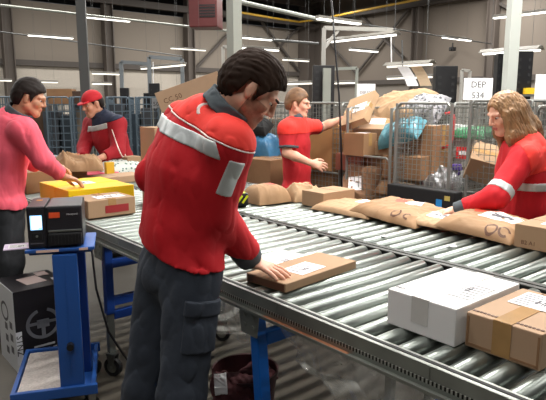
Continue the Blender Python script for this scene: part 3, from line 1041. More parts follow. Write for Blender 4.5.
    # --- trousers
    if 'hR' in J:
        q = [cone(V('pel') - hd * .05, V('pel') + hd * .09, torso[0] - .020, torso[0] - .036, .05, lat, .72)]
        for s in 'RL':
            q += [cone(V('h' + s), V('k' + s), legr[0], legr[1], .05), cone(V('k' + s), V('a' + s) + Vector((0, 0, .02)), legr[1], legr[2], .03)]
        pf = wrinkle(union(q), wr * 1.2, .17, seed + 5, 6, (1, 1, .6))
        trousers = blob('trousers', pf, lo, hi, h * 1.15, trm, root, base)
        if shoes:
            for s in 'RL':
                a = V('a' + s); fd = nrm(Vector((J['fwd'][0], J['fwd'][1], 0)))
                so = union([cone((a.x, a.y, .045), (a.x + fd.x * .15, a.y + fd.y * .15, .035), .045, .04, .02), cone(a, (a.x, a.y, .05), .045, .045, .02)])
                so = cut(so, both(plane((0, 0, .0), (0, 0, 1))), .003)
                blob('shoe', so, a - Vector((.25, .25, .12)), a + Vector((.25, .25, .1)), .009, RUBBER, root, base)
    else:
        pf = None; trousers = None
    return root, dict(body=f, top=tfw, legs=pf, base=base, lo=lo, hi=hi, garment=garment, trousers=trousers, bodyo=body, h=h)


def overlay(name, D, region, m, lift=.003, parent=None, label=None, h=None, base='top', lo=None, hi=None):
    """a garment part: the garment's own surface a hair proud, inside a region"""
    return blob(name, both(grow(D[base], lift), region), lo or D['lo'], hi or D['hi'], h or D['h'], m, parent or D['garment'], D['base'], label)


def slab(c, n, half):
    c = _a(c); n = _a(n); n = n / np.linalg.norm(n)
    return lambda P: np.abs((P - c) @ n) - half


def cuff(D, e, w, r, m, ln=.05, at=1.0, name='cuff'):
    e = Vector(e); w = Vector(w); d = nrm(w - e)
    a = e.lerp(w, at)
    f = cut(cone(a - d * ln, a, r, r * .95), plane(a - d * .004, -d), .003)
    f = both(f, plane(a + d * .004, d))
    return blob(name, f, a - Vector((.12,) * 3), a + Vector((.12,) * 3), D['h'], m, D['garment'], D['base'])


def hair_short(D, root, H, m, thick=.012, hair_line=.062, nape=-.07, side=-.012, amp=.006, wl=.03, vol=0.0, seed=3, top=0.0, h=None, ear=True, temple=.06):
    sh = union([H.E((0, -.014, .034), (.076 + thick, .098 + thick + vol, .090 + thick + top)), H.E((0, -.05 - vol * .3, -.01), (.066 + thick, .060 + thick + vol * .6, .075), .03)])
    face = union([H.E((0, .125, -.02), (.16, .106, hair_line + .045), .01), H.E((0, .09, -.09), (.12, .085, .08), .02)])
    f = cut(sh, face, .012)
    def low(P):
        q = H.loc(P)
        lim = np.where(q[:, 1] > .02, side, np.where(q[:, 1] > -.03, .028 if ear else side, nape))
        lim = np.interp(q[:, 1], [-.09, -.045, -.03, .01, .025, temple], [nape, nape, .024 if ear else nape, .03 if ear else side, side, side + .02]).astype(np.float32)
        return q[:, 2] - lim
    f = cut(f, low, .008)
    f = wrinkle(f, amp, wl, seed, 9, (1.7, .22, .8), H.loc)
    return blob('hair', f, H.c - Vector((.2,) * 3), H.c + Vector((.2,) * 3), h or D['h'], m, root, D['base'])


# ---- the leaning man in front
def front_man():
    P = at_y
    H = Head(P(252, 90, 1.92), (.76, .06, -.66), sc=.90)
    lat = Vector((.64, -.74, -.18))
    J = dict(pel=P(178, 258, 1.98), wai=P(182, 228, 1.975), che=P(194, 172, 1.98), ucc=P(203, 138, 1.98), nek=P(222, 113, 1.965), lat=lat,
             sR=P(228, 145, 1.83), eR=P(213, 211, 1.89), wR=P(250, 259, 2.08), sL=P(185, 126, 2.12), eL=P(155, 176, 2.16), wL=P(196, 198, 2.34),
             hR=P(194, 272, 1.90), kR=P(182, 392, 1.86), aR=P(168, 505, 1.90), hL=P(165, 268, 2.06), kL=P(146, 385, 2.06), aL=P(131, 490, 2.12), hemtilt=.12, fwd=(.8, .6))
    for k in ('aR', 'aL'): J[k].z = .07
    wr = J['wR']
    hr = hand_prims(wr + Vector((.0, .0, -.006)), (.76, -.30, -.20), (-.1, .1, -1), (.34, .74, 0), (.10, .20), .12, 1.0)
    hl = hand_prims(J['wL'], (.8, .4, -.3), (0, 0, -1), (.5, -.8, 0), (.3, .4), .1)
    root, D = person('person', 'man in red jacket with silver band leaning over the belt, hand on the book parcel', J, H, SKIN, .0042, 'jacket', topm=RED, trm=SLATE, handR=hr, handL=hl,
                     wr=.0055, hem=-.42, torso=(.164, .160, .186, .160), sleeve_r=(.070, .066, .064, .051), seed=11, legr=(.094, .078, .076))
    base = D['base']
    spine = nrm(J['nek'] - J['wai'])
    fw = nrm(spine.cross(lat) * -1); fw = nrm(lat.cross(spine)) * -1   # towards the chest
    if fw.x < 0: fw = -fw
    # coral yoke over shoulders and upper back
    yc_ = P(205, 130, 1.98)
    yoke_n = nrm(spine + lat * .05)
    hiS = plane(P(198, 125, 1.9), -yoke_n)
    def sleeve_cut(P_):     # the yoke ends a little way down each sleeve
        d1 = np.linalg.norm(P_ - np.array(J['eR'], np.float32), axis=1)
        return np.where(True, .135 - d1, 0).astype(np.float32)
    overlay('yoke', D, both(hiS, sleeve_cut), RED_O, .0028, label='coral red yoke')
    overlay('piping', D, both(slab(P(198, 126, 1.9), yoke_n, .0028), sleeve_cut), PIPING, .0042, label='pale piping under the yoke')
    # silver band across the back
    bn = nrm(spine + lat * .02 - fw * .0)
    armR = lambda P_: (.16 - np.linalg.norm(P_ - np.array(J['sR'] + Vector((-.02, -.02, -.10)), np.float32), axis=1)).astype(np.float32)
    side = plane(P(217, 140, 1.85), (1, -.1, 0))
    overlay('reflective_band', D, both(slab(P(192, 137, 1.9), nrm(spine + lat * -.03 ), .025), plane(P(219, 150, 1.8), (1.0, .05, .25))), REFL, .0045, label='silver reflective band across the back')
    # silver patch on the right sleeve
    am = nrm(J['eR'] - J['sR'])
    pc = P(230, 176, 1.8)
    out = nrm(Vector((.25, -1, 0)))
    am = nrm(am + Vector((-.17, 0, 0)))
    su = am.cross(out).normalized()
    reg = both(slab(pc, am, .062), slab(pc, su, .027), plane(J['sR'] + am * .1, -out))
    overlay('sleeve_patch', D, reg, REFL, .0045, label='silver reflective patch on the sleeve', lo=list(Vector(pc) - Vector((.2,) * 3)), hi=list(Vector(pc) + Vector((.2,) * 3)))
    # collar
    na = nrm(H.p(0, -.022, -.055) - J['nek'])
    cN = nrm(Vector((.68, -.12, .72))); cc = P(229, 108, 1.93)
    cn = cone(cc - cN * .07, cc + cN * .07, .104, .084, lat=lat, flat=.92)
    col = both(cut(cn, grow(cn, -.011), .003), slab(cc, cN, .023))
    col = wrinkle(col, .003, .07, 4)
    blob('collar', col, J['nek'] - Vector((.2,) * 3), J['nek'] + Vector((.2,) * 3), .0042, COLLAR, D['garment'], base)
    cuff(D, J['eR'], J['wR'], .054, COLLAR, .06, 1.0); cuff(D, J['eL'], J['wL'], .050, COLLAR, .05, 1.0)
    # little white swoosh emblem on the upper back
    lg = P(203, 107, 1.80)
    def swoosh(P_):
        q = P_ - np.array(P(204, 108, 1.86), np.float32)
        u = q @ np.array(nrm(lat), np.float32); v = q @ np.array(spine, np.float32)
        ring = np.abs(np.sqrt((u / 1.25) ** 2 + v ** 2) - .026) - .0045
        return np.maximum(ring, u * .7 - v - .016)
    overlay('emblem', D, both(lambda P_: swoosh(P_), plane(J['ucc'], fw)), PIPING, .0045, h=.003, label='small pale emblem on the upper back',
            lo=list(Vector(P(204, 108, 1.86)) - Vector((.14,) * 3)), hi=list(Vector(P(204, 108, 1.86)) + Vector((.14,) * 3)))
    # hair, beard
    hair_short(D, root, H, HAIR_BR, .011, .056, -.088, -.03, .005, .045, .008, 5, top=.008, ear=True)
    bd = both(grow(D['body'], .0022), lambda P_: (lambda q: np.maximum.reduce([q[:, 2] + .044 - .0 * q[:, 1] - np.where(np.abs(q[:, 0]) > .05, .03, 0), -(q[:, 1] - .005), -(q[:, 2] + .135)]))(H.loc(P_)).astype(np.float32))
    bd = cut(bd, union([H.E((0, .10, -.061), (.024, .03, .012)), H.E((0, .11, -.02), (.02, .03, .02))]), .004)
    blob('beard', bd, H.c - Vector((.2,) * 3), H.c + Vector((.2,) * 3), .0042, BEARD, root, base)
    for s in (-1, 1):
        blob('eyebrow', H.C((s * .016, .1035, .028), (s * .048, .086, .028), .0055, .0045), H.c - Vector((.16,) * 3), H.c + Vector((.16,) * 3), .0035, HAIR_BR, root, base)
    # cargo pocket and belt on the trousers
    leg = nrm(J['kR'] - J['hR']); pc = P(202, 330, 1.80)
    o = nrm(Vector((.35, -1, 0))); uu = leg.cross(o).normalized()
    reg = both(slab(pc, leg, .085), slab(pc, uu, .062), plane(pc + o * -.12, -o))
    pk = overlay('cargo_pocket', D, reg, SLATE, .011, D['trousers'], base='legs', lo=list(pc - Vector((.25,) * 3)), hi=list(pc + Vector((.25,) * 3)))
    reg2 = both(slab(pc - leg * .07, leg, .026), slab(pc, uu, .066), plane(pc + o * -.12, -o))
    overlay('pocket_flap', D, reg2, SLATE, .017, pk, base='legs', lo=list(pc - Vector((.25,) * 3)), hi=list(pc + Vector((.25,) * 3)))
    return root, D, J


front_man()


# ---- the man in the coral pullover by the printer
def pink_man():
    P = at_y
    H = Head(P(30, 98, 3.62), (.93, .15, -.32), sc=.86)
    lat = Vector((.42, -.9, 0))
    J = dict(pel=P(2, 200, 3.62), wai=P(4, 178, 3.62), che=P(8, 148, 3.62), ucc=P(10, 130, 3.62), nek=P(15, 118, 3.62), lat=lat,
             sR=P(24, 131, 3.46), eR=P(43, 160, 3.52), wR=P(64, 177, 3.72), sL=P(3, 128, 3.82), eL=P(34, 162, 3.98), wL=P(52, 164, 4.14),
             hR=P(8, 206, 3.54), kR=P(10, 262, 3.50), aR=P(4, 318, 3.52), hL=P(-4, 206, 3.72), kL=P(-2, 260, 3.70), aL=P(-10, 312, 3.75), fwd=(.9, .4))
    for k in ('aR', 'aL'): J[k].z = .07
    hr = hand_prims(J['wR'], (.75, .5, -.3), (.2, 0, -1), (-.5, .8, 0), (.3, .4), .1)
    hl = hand_prims(J['wL'], (.85, .3, -.3), (.2, 0, -1), (.5, -.8, 0), (.3, .4), .1)
    root, D = person('person', 'dark-haired man in coral pink pullover reaching past the label printer', J, H, SKIN_T, .006, 'pullover', topm=PINK, trm=DARKTR, handR=hr, handL=hl,
                     wr=.005, hem=.06, torso=(.165, .160, .180, .165), sleeve_r=(.066, .060, .055, .042), seed=21)
    hair_short(D, root, H, HAIR_BK, .013, .05, -.075, -.03, .003, .05, .004, 6, top=.012, ear=True)
    na = nrm(H.p(0, -.022, -.055) - J['nek'])
    cc = P(20, 112, 3.60); cN = nrm(Vector((.55, -.08, .80)))
    cn = cone(cc - cN * .07, cc + cN * .07, .098, .082, lat=lat, flat=.95)
    blob('collar', both(cut(cn, grow(cn, -.012), .003), slab(cc, cN, .024)), cc - Vector((.2,) * 3), cc + Vector((.2,) * 3), .006, COLLAR, D['garment'], D['base'])


pink_man()


# ---- the man in the red cap behind the belt's end
def cap_man():
    P = at_y; y = 5.62
    H = Head(P(92.5, 104, y - .12), (-.64, -.70, -.30), sc=.96)
    lat = Vector((-.62, .78, 0)) * 1.0      # his right hand is towards the left of the picture
    lat = Vector((-.75, .62, 0))
    J = dict(pel=P(122, 178, y + .05), wai=P(118, 160, y + .02), che=P(110, 138, y), ucc=P(106, 126, y - .02), nek=P(99, 115, y - .06), lat=lat,
             sR=P(92, 124, y + .12), eR=P(84, 148, y - .02), wR=P(82, 160, y - .22), sL=P(118, 124, y - .14), eL=P(118, 151, y - .26), wL=P(100, 158, y - .40),
             hR=P(116, 184, y + .1), kR=P(114, 228, y + .05), aR=P(114, 262, y + .1), hL=P(128, 184, y - .02), kL=P(126, 228, y - .06), aL=P(128, 262, y), fwd=(-.75, -.6))
    for k in ('aR', 'aL'): J[k].z = .07
    hr = hand_prims(J['wR'], (-.2, -.9, -.3), (0, .2, -1), (.8, 0, 0), (.35, .5), .1)
    hl = hand_prims(J['wL'], (-.85, -.4, -.25), (0, .2, -1), (-.3, .8, .2), (.35, .5), .1)
    root, D = person('person', 'man in red cap and red jacket with navy shoulders handling a crumpled bag', J, H, SKIN_R, .0075, 'jacket', topm=mat('crimson_jacket_cloth', (160, 16, 32), .8, var=.05), trm=DARKTR, handR=hr, handL=hl,
                     wr=.005, hem=.1, torso=(.170, .170, .190, .170), sleeve_r=(.070, .064, .058, .045), seed=31)
    sp = nrm(J['nek'] - J['wai'])
    overlay('shoulder_panel', D, both(plane(P(108, 120, y), -sp), plane(J['nek'] - Vector((.06, 0, 0)), (-1, 0, 0))), NAVY, .004, label='navy shoulder panel')
    fwd = nrm(lat.cross(sp)) * -1
    if fwd.y > 0: fwd = -fwd
    overlay('reflective_band', D, both(slab(P(104, 124, y), sp, .026), plane(J['che'], -fwd), slab(J['ucc'], lat, .15)), REFL, .005, label='silver reflective band across the chest')
    overlay('piping', D, both(slab(P(121, 140, y), nrm(Vector((.9, .1, .35))), .006), plane(P(120, 128, y), (0, 0, 1))), PIPING, .005)
    na = nrm(H.p(0, -.022, -.055) - J['nek'])
    cn = cone(J['nek'] - na * .03, J['nek'] + na * .08, .088, .078)
    blob('collar', both(cut(cn, grow(cn, -.013), .003), slab(J['nek'] + na * .03, na, .03)), J['nek'] - Vector((.2,) * 3), J['nek'] + Vector((.2,) * 3), .007, NAVY, D['garment'], D['base'])
    hair_short(D, root, H, HAIR_BK, .005, .05, -.06, -.03, .001, .05, 0, 6)
    crown = both(H.E((0, -.012, .04), (.088, .108, .098)), lambda P_: (.034 - H.loc(P_)[:, 2]).astype(np.float32))
    cp = blob('cap', crown, H.c - Vector((.22,) * 3), H.c + Vector((.22,) * 3), .006, RED_C, root, D['base'])
    br = both(H.E((0, .068, .034), (.076, .082, .030)), lambda P_: np.maximum(np.abs(H.loc(P_)[:, 2] - .042 + .9 * (H.loc(P_)[:, 1] - .08) * .12) - .006, .06 - H.loc(P_)[:, 1]).astype(np.float32))
    blob('brim', br, H.c - Vector((.26,) * 3), H.c + Vector((.26,) * 3), .005, RED_C, cp, D['base'])


cap_man()


# ---- the young man throwing a parcel into the cages
def young_man():
    P = at_y; y = 5.15
    H = Head(P(298, 104, y), (.92, -.30, -.10), sc=.97)
    lat = Vector((-.35, -.94, 0))     # his right hand side
    lat = Vector((-.42, -.9, .1))
    J = dict(pel=P(297, 186, y + .02), wai=P(297, 168, y), che=P(295, 144, y), ucc=P(295, 130, y), nek=P(297, 121, y), lat=lat,
             sR=P(287, 129, y - .17), eR=P(287, 153, y - .20), wR=P(311, 163, y - .34), sL=P(304, 127, y + .13), eL=P(322, 127, y + .30), wL=P(342, 119, y + .28),
             hR=P(293, 192, y - .07), kR=P(293, 236, y - .06), aR=P(293, 280, y - .05), hL=P(301, 192, y + .08), kL=P(302, 236, y + .1), aL=P(302, 280, y + .12), fwd=(.95, -.3))
    for k in ('aR', 'aL'): J[k].z = .07
    hr = hand_prims(J['wR'], (.95, -.1, -.25), (0, .8, -.4), (.2, -.4, 1), (.35, .4), .09)
    hl = hand_prims(J['wL'], (.95, .0, .25), (.3, 0, 1), (.1, -1, .2), (.3, .4), .1)
    root, D = person('person', 'young man in red short-sleeved polo holding a parcel out over the wire cages', J, H, SKIN, .007, 'polo_shirt', sleeve=.38, topm=RED_P, trm=DARKTR, handR=hr, handL=hl,
                     wr=.004, hem=.08, torso=(.150, .145, .165, .150), sleeve_r=(.066, .064, .055, .045), seed=41)
    sp = nrm(J['nek'] - J['wai'])
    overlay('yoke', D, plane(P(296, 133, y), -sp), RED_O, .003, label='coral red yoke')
    e = J['sR'].lerp(J['eR'], .76)
    for s in 'RL':
        e = J['s' + s].lerp(J['e' + s], .74); dd = nrm(J['e' + s] - J['s' + s])
        overlay('sleeve_cuff', D, both(slab(e, dd, .012), cone(e, e + dd * .01, .11)), COLLAR, .004)
    na = nrm(H.p(0, -.022, -.055) - J['nek'])
    cn = cone(J['nek'] - na * .03, J['nek'] + na * .08, .086, .074)
    blob('collar', both(cut(cn, grow(cn, -.013), .003), slab(J['nek'] + na * .028, na + Vector((-.3, 0, 0)), .026)), J['nek'] - Vector((.2,) * 3), J['nek'] + Vector((.2,) * 3), .006, COLLAR, D['garment'], D['base'])
    hair_short(D, root, H, HAIR_SB, .012, .055, -.06, -.03, .003, .05, 0, 7, top=.014)


young_man()


# ---- the woman with long fair hair
def blonde_woman():
    P = at_y; y = 3.32
    H = Head(P(505, 113, y), (-.90, -.22, -.42), sc=.95, female=True)
    lat = Vector((-.35, .93, 0))      # her right side is away from the camera
    J = dict(pel=P(528, 232, y + .02), wai=P(527, 208, y), che=P(524, 174, y), ucc=P(524, 153, y), nek=P(521, 139, y), lat=lat,
             sR=P(527, 156, y + .17), eR=P(500, 196, y + .22), wR=P(478, 212, y + .10), sL=P(524, 158, y - .15), eL=P(496, 197, y - .26), wL=P(456, 210, y - .16),
             hR=P(535, 238, y + .09), kR=P(538, 310, y + .08), aR=P(540, 370, y + .1), hL=P(541, 240, y - .08), kL=P(545, 312, y - .08), aL=P(548, 370, y - .05), fwd=(-.93, -.3))
    for k in ('aR', 'aL'): J[k].z = .07
    hl = hand_prims(J['wL'], (-.96, -.1, -.12), (-.1, .0, -1), (-.2, .9, .1), (.25, .4), .1, .95)
    hr = hand_prims(J['wR'], (-.9, -.3, -.2), (-.1, 0, -1), (-.2, -.9, .1), (.3, .4), .1, .95)
    root, D = person('person', 'woman with long fair hair in red jumper laying a hand on a kraft mailer', J, H, SKIN, .0058, 'jumper', topm=RED, trm=DARKTR, handR=hr, handL=hl,
                     wr=.0048, hem=.2, torso=(.165, .158, .172, .150), sleeve_r=(.066, .062, .058, .043), neck_r=.048, seed=51)
    sp = nrm(J['nek'] - J['wai'])
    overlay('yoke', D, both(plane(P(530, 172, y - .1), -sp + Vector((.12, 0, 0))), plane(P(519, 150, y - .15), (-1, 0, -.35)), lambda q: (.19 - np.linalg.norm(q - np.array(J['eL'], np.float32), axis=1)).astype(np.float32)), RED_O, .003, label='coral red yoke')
    am = nrm(J['eL'] - J['sL'])
    overlay('sleeve_band', D, both(slab(P(499, 189, y - .24), am, .023), cone(J['sL'], J['eL'], .10)), REFL, .0045, label='silver reflective band round the sleeve')
    overlay('reflective_band', D, both(slab(P(533, 183, y), sp + Vector((.12, 0, 0)), .024), plane(P(511, 187, y - .2), (-1, .25, 0)), lambda q: (.115 - np.minimum(np.linalg.norm(q - np.array(J['eL'], np.float32), axis=1), np.linalg.norm(q - np.array(J['sL'].lerp(J['eL'], .5), np.float32), axis=1))).astype(np.float32)), REFL, .0045, label='silver reflective band round the body')
    cuff(D, J['eL'], J['wL'], .046, COLLAR, .055, 1.03); cuff(D, J['eR'], J['wR'], .046, COLLAR, .055, 1.0)
    # long hair falling over the shoulders
    hp = [H.E((0, -.014, .034), (.083, .102, .094), .02)]
    for s, (a, b_, c_) in {1: ((.075, .0, .0), (.085, .02, -.12), (.075, .04, -.22)), -1: ((-.075, -.0, .0), (-.088, .02, -.13), (-.08, .035, -.24))}.items():
        hp += [H.C(a, b_, .028, .030, .04), H.C(b_, c_, .030, .018, .03)]
        hp += [H.C((s * .06, -.06, .0), (s * .085, -.05, -.16), .034, .036, .04), H.C((s * .085, -.05, -.16), (s * .10, -.04, -.28), .036, .018, .03)]
    hp += [H.C((0, -.085, .0), (0, -.125, -.16), .06, .058, .04), H.C((0, -.125, -.16), (0, -.16, -.29), .058, .03, .04)]
    hf = union(hp)
    hp += [H.C((-.07, .03, .0), (-.085, .055, -.13), .030, .034, .03), H.C((-.085, .055, -.13), (-.062, .06, -.26), .034, .016, .03)]
    hf = union(hp)
    hf = cut(hf, union([H.E((0, .135, -.025), (.082, .108, .125), .01), H.E((0, .10, -.16), (.055, .09, .12), .03)]), .012)
    hf = wrinkle(hf, .007, .032, 9, 9, (1.4, 1.4, .16), H.loc)
    hair = blob('hair', hf, H.c - Vector((.3, .3, .42)), H.c + Vector((.3, .3, .2)), .0055, HAIR_BL, root, D['base'])


blonde_woman()


# ================================================================== THE PRINTER TROLLEY
TR = math.radians(15.5)
TO = Vector((-1.243, 2.517, 0))
tx, ty = Vector((math.cos(TR), math.sin(TR), 0)), Vector((-math.sin(TR), math.cos(TR), 0))


def T(x, y, z=0.0): return TO + tx * x + ty * y + Vector((0, 0, z))


tr = empty('printer_trolley', T(0, 0, 0), TR)
tag(tr, 'blue steel trolley with a tray carrying the label printer and a felt-covered foot platform', 'trolley')
MB().bbox((.19, .012, .15), (.40, .024, .05), .004).bbox((.19, .52, .15), (.40, .024, .05), .004).box((.19, .266, .135), (.38, .50, .012)).bbox((.0, .266, .15), (.02, .50, .045), .003).bbox((.37, .266, .15), (.02, .50, .045), .003).build('platform_frame', BLUE, tr)
FELT = mat('grey_felt', (190, 182, 176), .95, var=.16, scale=90)
MB().bbox((.16, .266, .152), (.29, .47, .022), .004).build('felt_board', FELT, tr)
pst = MB().bbox((.272, .045, .49), (.112, .05, .70), .006).box((.272, .019, .50), (.004, .002, .52)).build('post', BLUE, tr)
MB().bbox((.262, .085, .49), (.09, .03, .66), .004).build('post_spine', BLUE_D, pst)
kb = MB().cyl((.275, .02, .385), (.275, -.012, .385), .017, 14)
kb.build('knob', BLACK, pst)
MB().bbox((.33, .26, .5), (.045, .07, .72), .004).build('rear_post', BLUE_D, tr)
MB().bbox((.255, .18, .862), (.31, .32, .016), .004).bbox((.255, .18, .848), (.28, .28, .016), .003).build('tray', BLUE, tr)
TAG = mat('faded_sticker', (222, 190, 176), .6)
for x, w_ in ((.20, .10), (.36, .04)): MB().box((x, .0195, .862), (w_, .002, .012)).build('edge_sticker', TAG, tr)
for x in (.04, .35):
    for y in (.05, .48):
        cs = MB().box((0, 0, .117), (.05, .05, .008)).plate([(-.025, .118), (.025, .118), (.012, .04), (-.012, .04)], 1, -.020, -.017).plate([(-.025, .118), (.025, .118), (.012, .04), (-.012, .04)], 1, .017, .020)
        cf = cs.build('caster', STEEL, tr, loc=(x, y, 0), rot=.6)
        MB().cyl((0, -.013, .046), (0, .013, .046), .046, 18).build('wheel', RUBBER, cf)

# the label printer on the tray
pr = empty('label_printer', T(.238, .17, .870), TR); pr.scale = (.92, .92, .92); tag(pr, 'black desktop label printer with a lit screen on the blue trolley tray', 'printer')
PB = mat('printer_black', (34, 33, 38), .38, var=.03, scale=5)
MB().bbox((-.088, .0, .112), (.088, .29, .215), .008).box((-.088, -.146, .112), (.07, .004, .19)).build('control_side', PB, pr)
MB().bbox((.047, .0, .112), (.176, .29, .212), .012).build('media_cover', PB, pr)
MB().box((-.0435, -.02, .113), (.003, .25, .214)).build('cover_gap', BLACK_M, pr)
SCREEN = mat('lit_screen', (150, 205, 250), .3, emit=1.5)
SCREENW = mat('lit_screen_white', (235, 246, 255), .3, emit=1.7)
sc = MB().bbox((-.088, -.146, .138), (.066, .006, .086), .003).build('screen_bezel', BLACK, pr)
MB().box((-.088, -.150, .138), (.056, .002, .074)).build('screen', SCREEN, sc)
MB().box((-.086, -.1515, .142), (.046, .001, .056)).box((-.094, -.1515, .108), (.03, .001, .006)).build('screen_page', SCREENW, sc)
MB().bbox((-.088, -.147, .068), (.05, .006, .036), .003).build('button_pad', BLACK, pr)
MB().cyl((-.088, -.150, .068), (-.088, -.154, .068), .006, 12).build('button', STEEL_D, pr)
MB().box((-.09, -.149, .03), (.06, .002, .005)).build('nameplate', INK_G, pr)
MB().box((.0, -.1465, .172), (.052, .002, .028)).build('orange_sticker', mat('orange_sticker', (226, 84, 40), .5), pr)
print_on(pr, 'Honeywell', .0125, .086, -.147, .174, mat('print_white', (206, 206, 210), .5), 'front')
mo = MB().bbox((.047, -.148, .090), (.160, .012, .010), .003).build('label_slot', STEEL, pr)
mb = MB().bbox((.047, -.152, .048), (.160, .022, .064), .008)
mb.build('peel_door', BLACK, pr)
mb = MB()
for k in range(9): mb.box((-.02 + .0165 * k, -.1645, .046), (.002, .003, .048))
mb.build('grip_ribs', PB, pr)
MB().box((-.088, .05, .2205), (.03, .03, .001)).build('amber_mark', mat('amber_mark', (196, 130, 40), .5), pr)

# printed labels feeding out on the tray's end
lp = MB().bbox((0, 0, .003), (.12, .11, .006), .002).build('label_stack', mat('lilac_paper', (216, 200, 226), .5), None, T(.06, .10, .871), TR + .1)
tag(lp, 'small sheaf of pale lilac labels beside the printer', 'labels'); make_label(lp, 0, -.01, .0062, .08, .06, 0, lines=3)

# cable from the printer to the floor
cb = MB().tube([T(.33, .30, .86), T(.385, .28, .80), T(.40, .20, .60), T(.45, .16, .38), T(.55, .22, .16), T(.62, .34, .03), T(.70, .42, .012), T(.85, .40, .012), T(1.05, .50, .012)], .006, 8)
tag(cb.build('power_cable', BLACK, smooth=True), 'black cable drooping from the printer trolley to the floor', 'cable')

# the product box standing behind the platform
pb_o = empty('product_box', at_z(19, 374, 0) + AX * -.17 + AN * .155, CONV)
tag(pb_o, 'black and white product box with steering wheel picture on the floor behind the trolley', 'box')
BOXK = mat('glossy_black_card', (26, 24, 28), .4)
BOXW = mat('glossy_white_card', (206, 208, 212), .45)
HB = .49
MB().bbox((0, 0, HB / 2), (.34, .31, HB), .003).build('carton_body', BOXK, pb_o)
wf = MB().box((0, -.1558, HB / 2), (.34, .0016, HB)).box((.1708, -.139, HB * .26), (.0016, .034, HB * .5)).box((.05, 0.13, HB + .0006), (.05, .05, .001)).build('white_side', BOXW, pb_o)
mb = MB()
for k in range(3): MB().box((.09, -.1570, .27 - .075 * k), (.05, .001, .042)).build('pictogram', INK_G, wf)
for k in range(3): MB().box((-.01, -.1570, .24 - .075 * k), (.05, .001, .042)).build('pictogram', INK_G, wf)
oval = MB()
v = [(-.02 + .075 * math.cos(2 * PI * k / 24), -.1571, .33 + .06 * math.sin(2 * PI * k / 24)) for k in range(24)]
v2 = [(-.02 + .055 * math.cos(2 * PI * k / 24), -.1571, .33 + .042 * math.sin(2 * PI * k / 24)) for k in range(24)]
oval.add(v + v2, [(k, (k + 1) % 24, 24 + (k + 1) % 24, 24 + k) for k in range(24)]); oval.build('picture_oval', INK_G, wf)
print_on(wf, 'STNZ', .05, .172, -.138, HB * .34, INK, 'right', -PI / 2)
# the wheel picture printed on the black face
GP = mat('grey_picture_print', (104, 106, 112), .45)
mb = MB(); cy, cz = .0, .27
n = 40
vs = []
for k in range(n):
    a = 2 * PI * k / n
    for rr in (.078, .098): vs.append((.1707, cy + rr * math.cos(a), cz + rr * .95 * math.sin(a)))
mb.add(vs, [(2 * k, 2 * ((k + 1) % n), 2 * ((k + 1) % n) + 1, 2 * k + 1) for k in range(n) if not 7 < k < 12])
mb.box((.1707, cy, cz), (.0012, .07, .05)).box((.1707, cy - .05, cz + .005), (.0012, .06, .018)).box((.1707, cy + .05, cz + .005), (.0012, .06, .018)).box((.1707, cy, cz - .05), (.0012, .022, .06))
mb.build('wheel_picture', GP, pb_o)
mb = MB().box((.1708, .0, .135), (.0012, .12, .012))
for k in range(3):
    for j in range(5): mb.box((.1708, -.03 + .045 * k, .112 - .015 * j), (.0012, .03 - .004 * ((j + k) % 3), .006))
mb.build('fine_print', mat('print_pale_grey', (170, 172, 178), .5), pb_o)
mb = MB().box((.0, .0, HB + .0008), (.15, .12, .0012), Matrix.Rotation(.15, 3, 'Z')).box((-.10, .09, HB + .0008), (.09, .07, .0012))
mb.build('top_picture', mat('print_pinkish_grey', (178, 160, 156), .5), pb_o)

# ================================================================== UNDER THE BELT
bn = empty('waste_bin', S(-.585, .315, 0)); tag(bn, 'round maroon waste bin under the rollers', 'bin')
MB().lathe([(.0, .012), (.118, .012), (.152, .30), (.160, .302), (.160, .290), (.154, .286), (.122, 0), (0, 0)], 40).build('tub', MAROON, bn, smooth=False)
cl = union([cone((-.10, -.10, .27), (-.02, -.15, .22), .05, .055, .04), cone((-.02, -.10, .26), (.07, -.10, .24), .05, .045, .04), cone((-.09, -.15, .21), (-.02, -.165, .12), .04, .03, .04)])
cl = wrinkle(cl, .012, .06, 3)
oc = bn.location + Vector((0, 0, 0))
c_ = blob('maroon_rag', cl, (-.3, -.3, 0), (.3, .3, .5), .008, MAROON_C, None, (0, 0, 0)); c_.location = oc
tag(c_, 'crumpled maroon rag hanging out of the maroon bin', 'rag')
lb_ = Mailer(.06, .09, .010, 8, .8); lb_.build('white paper sheet tucked over the maroon bin rim', at_y(221, 384, 2.36), .2, LABEL, name='paper_sheet', rx=1.05, ry=-.5, cat='paper')
lb2 = Mailer(.16, .14, .05, 18, 1.5); lb2.build('small crumpled maroon glove in the bin beneath the belt', oc + Vector((.06, .02, .25)), .9, MAROON_C, name='glove', rx=.4, cat='glove')


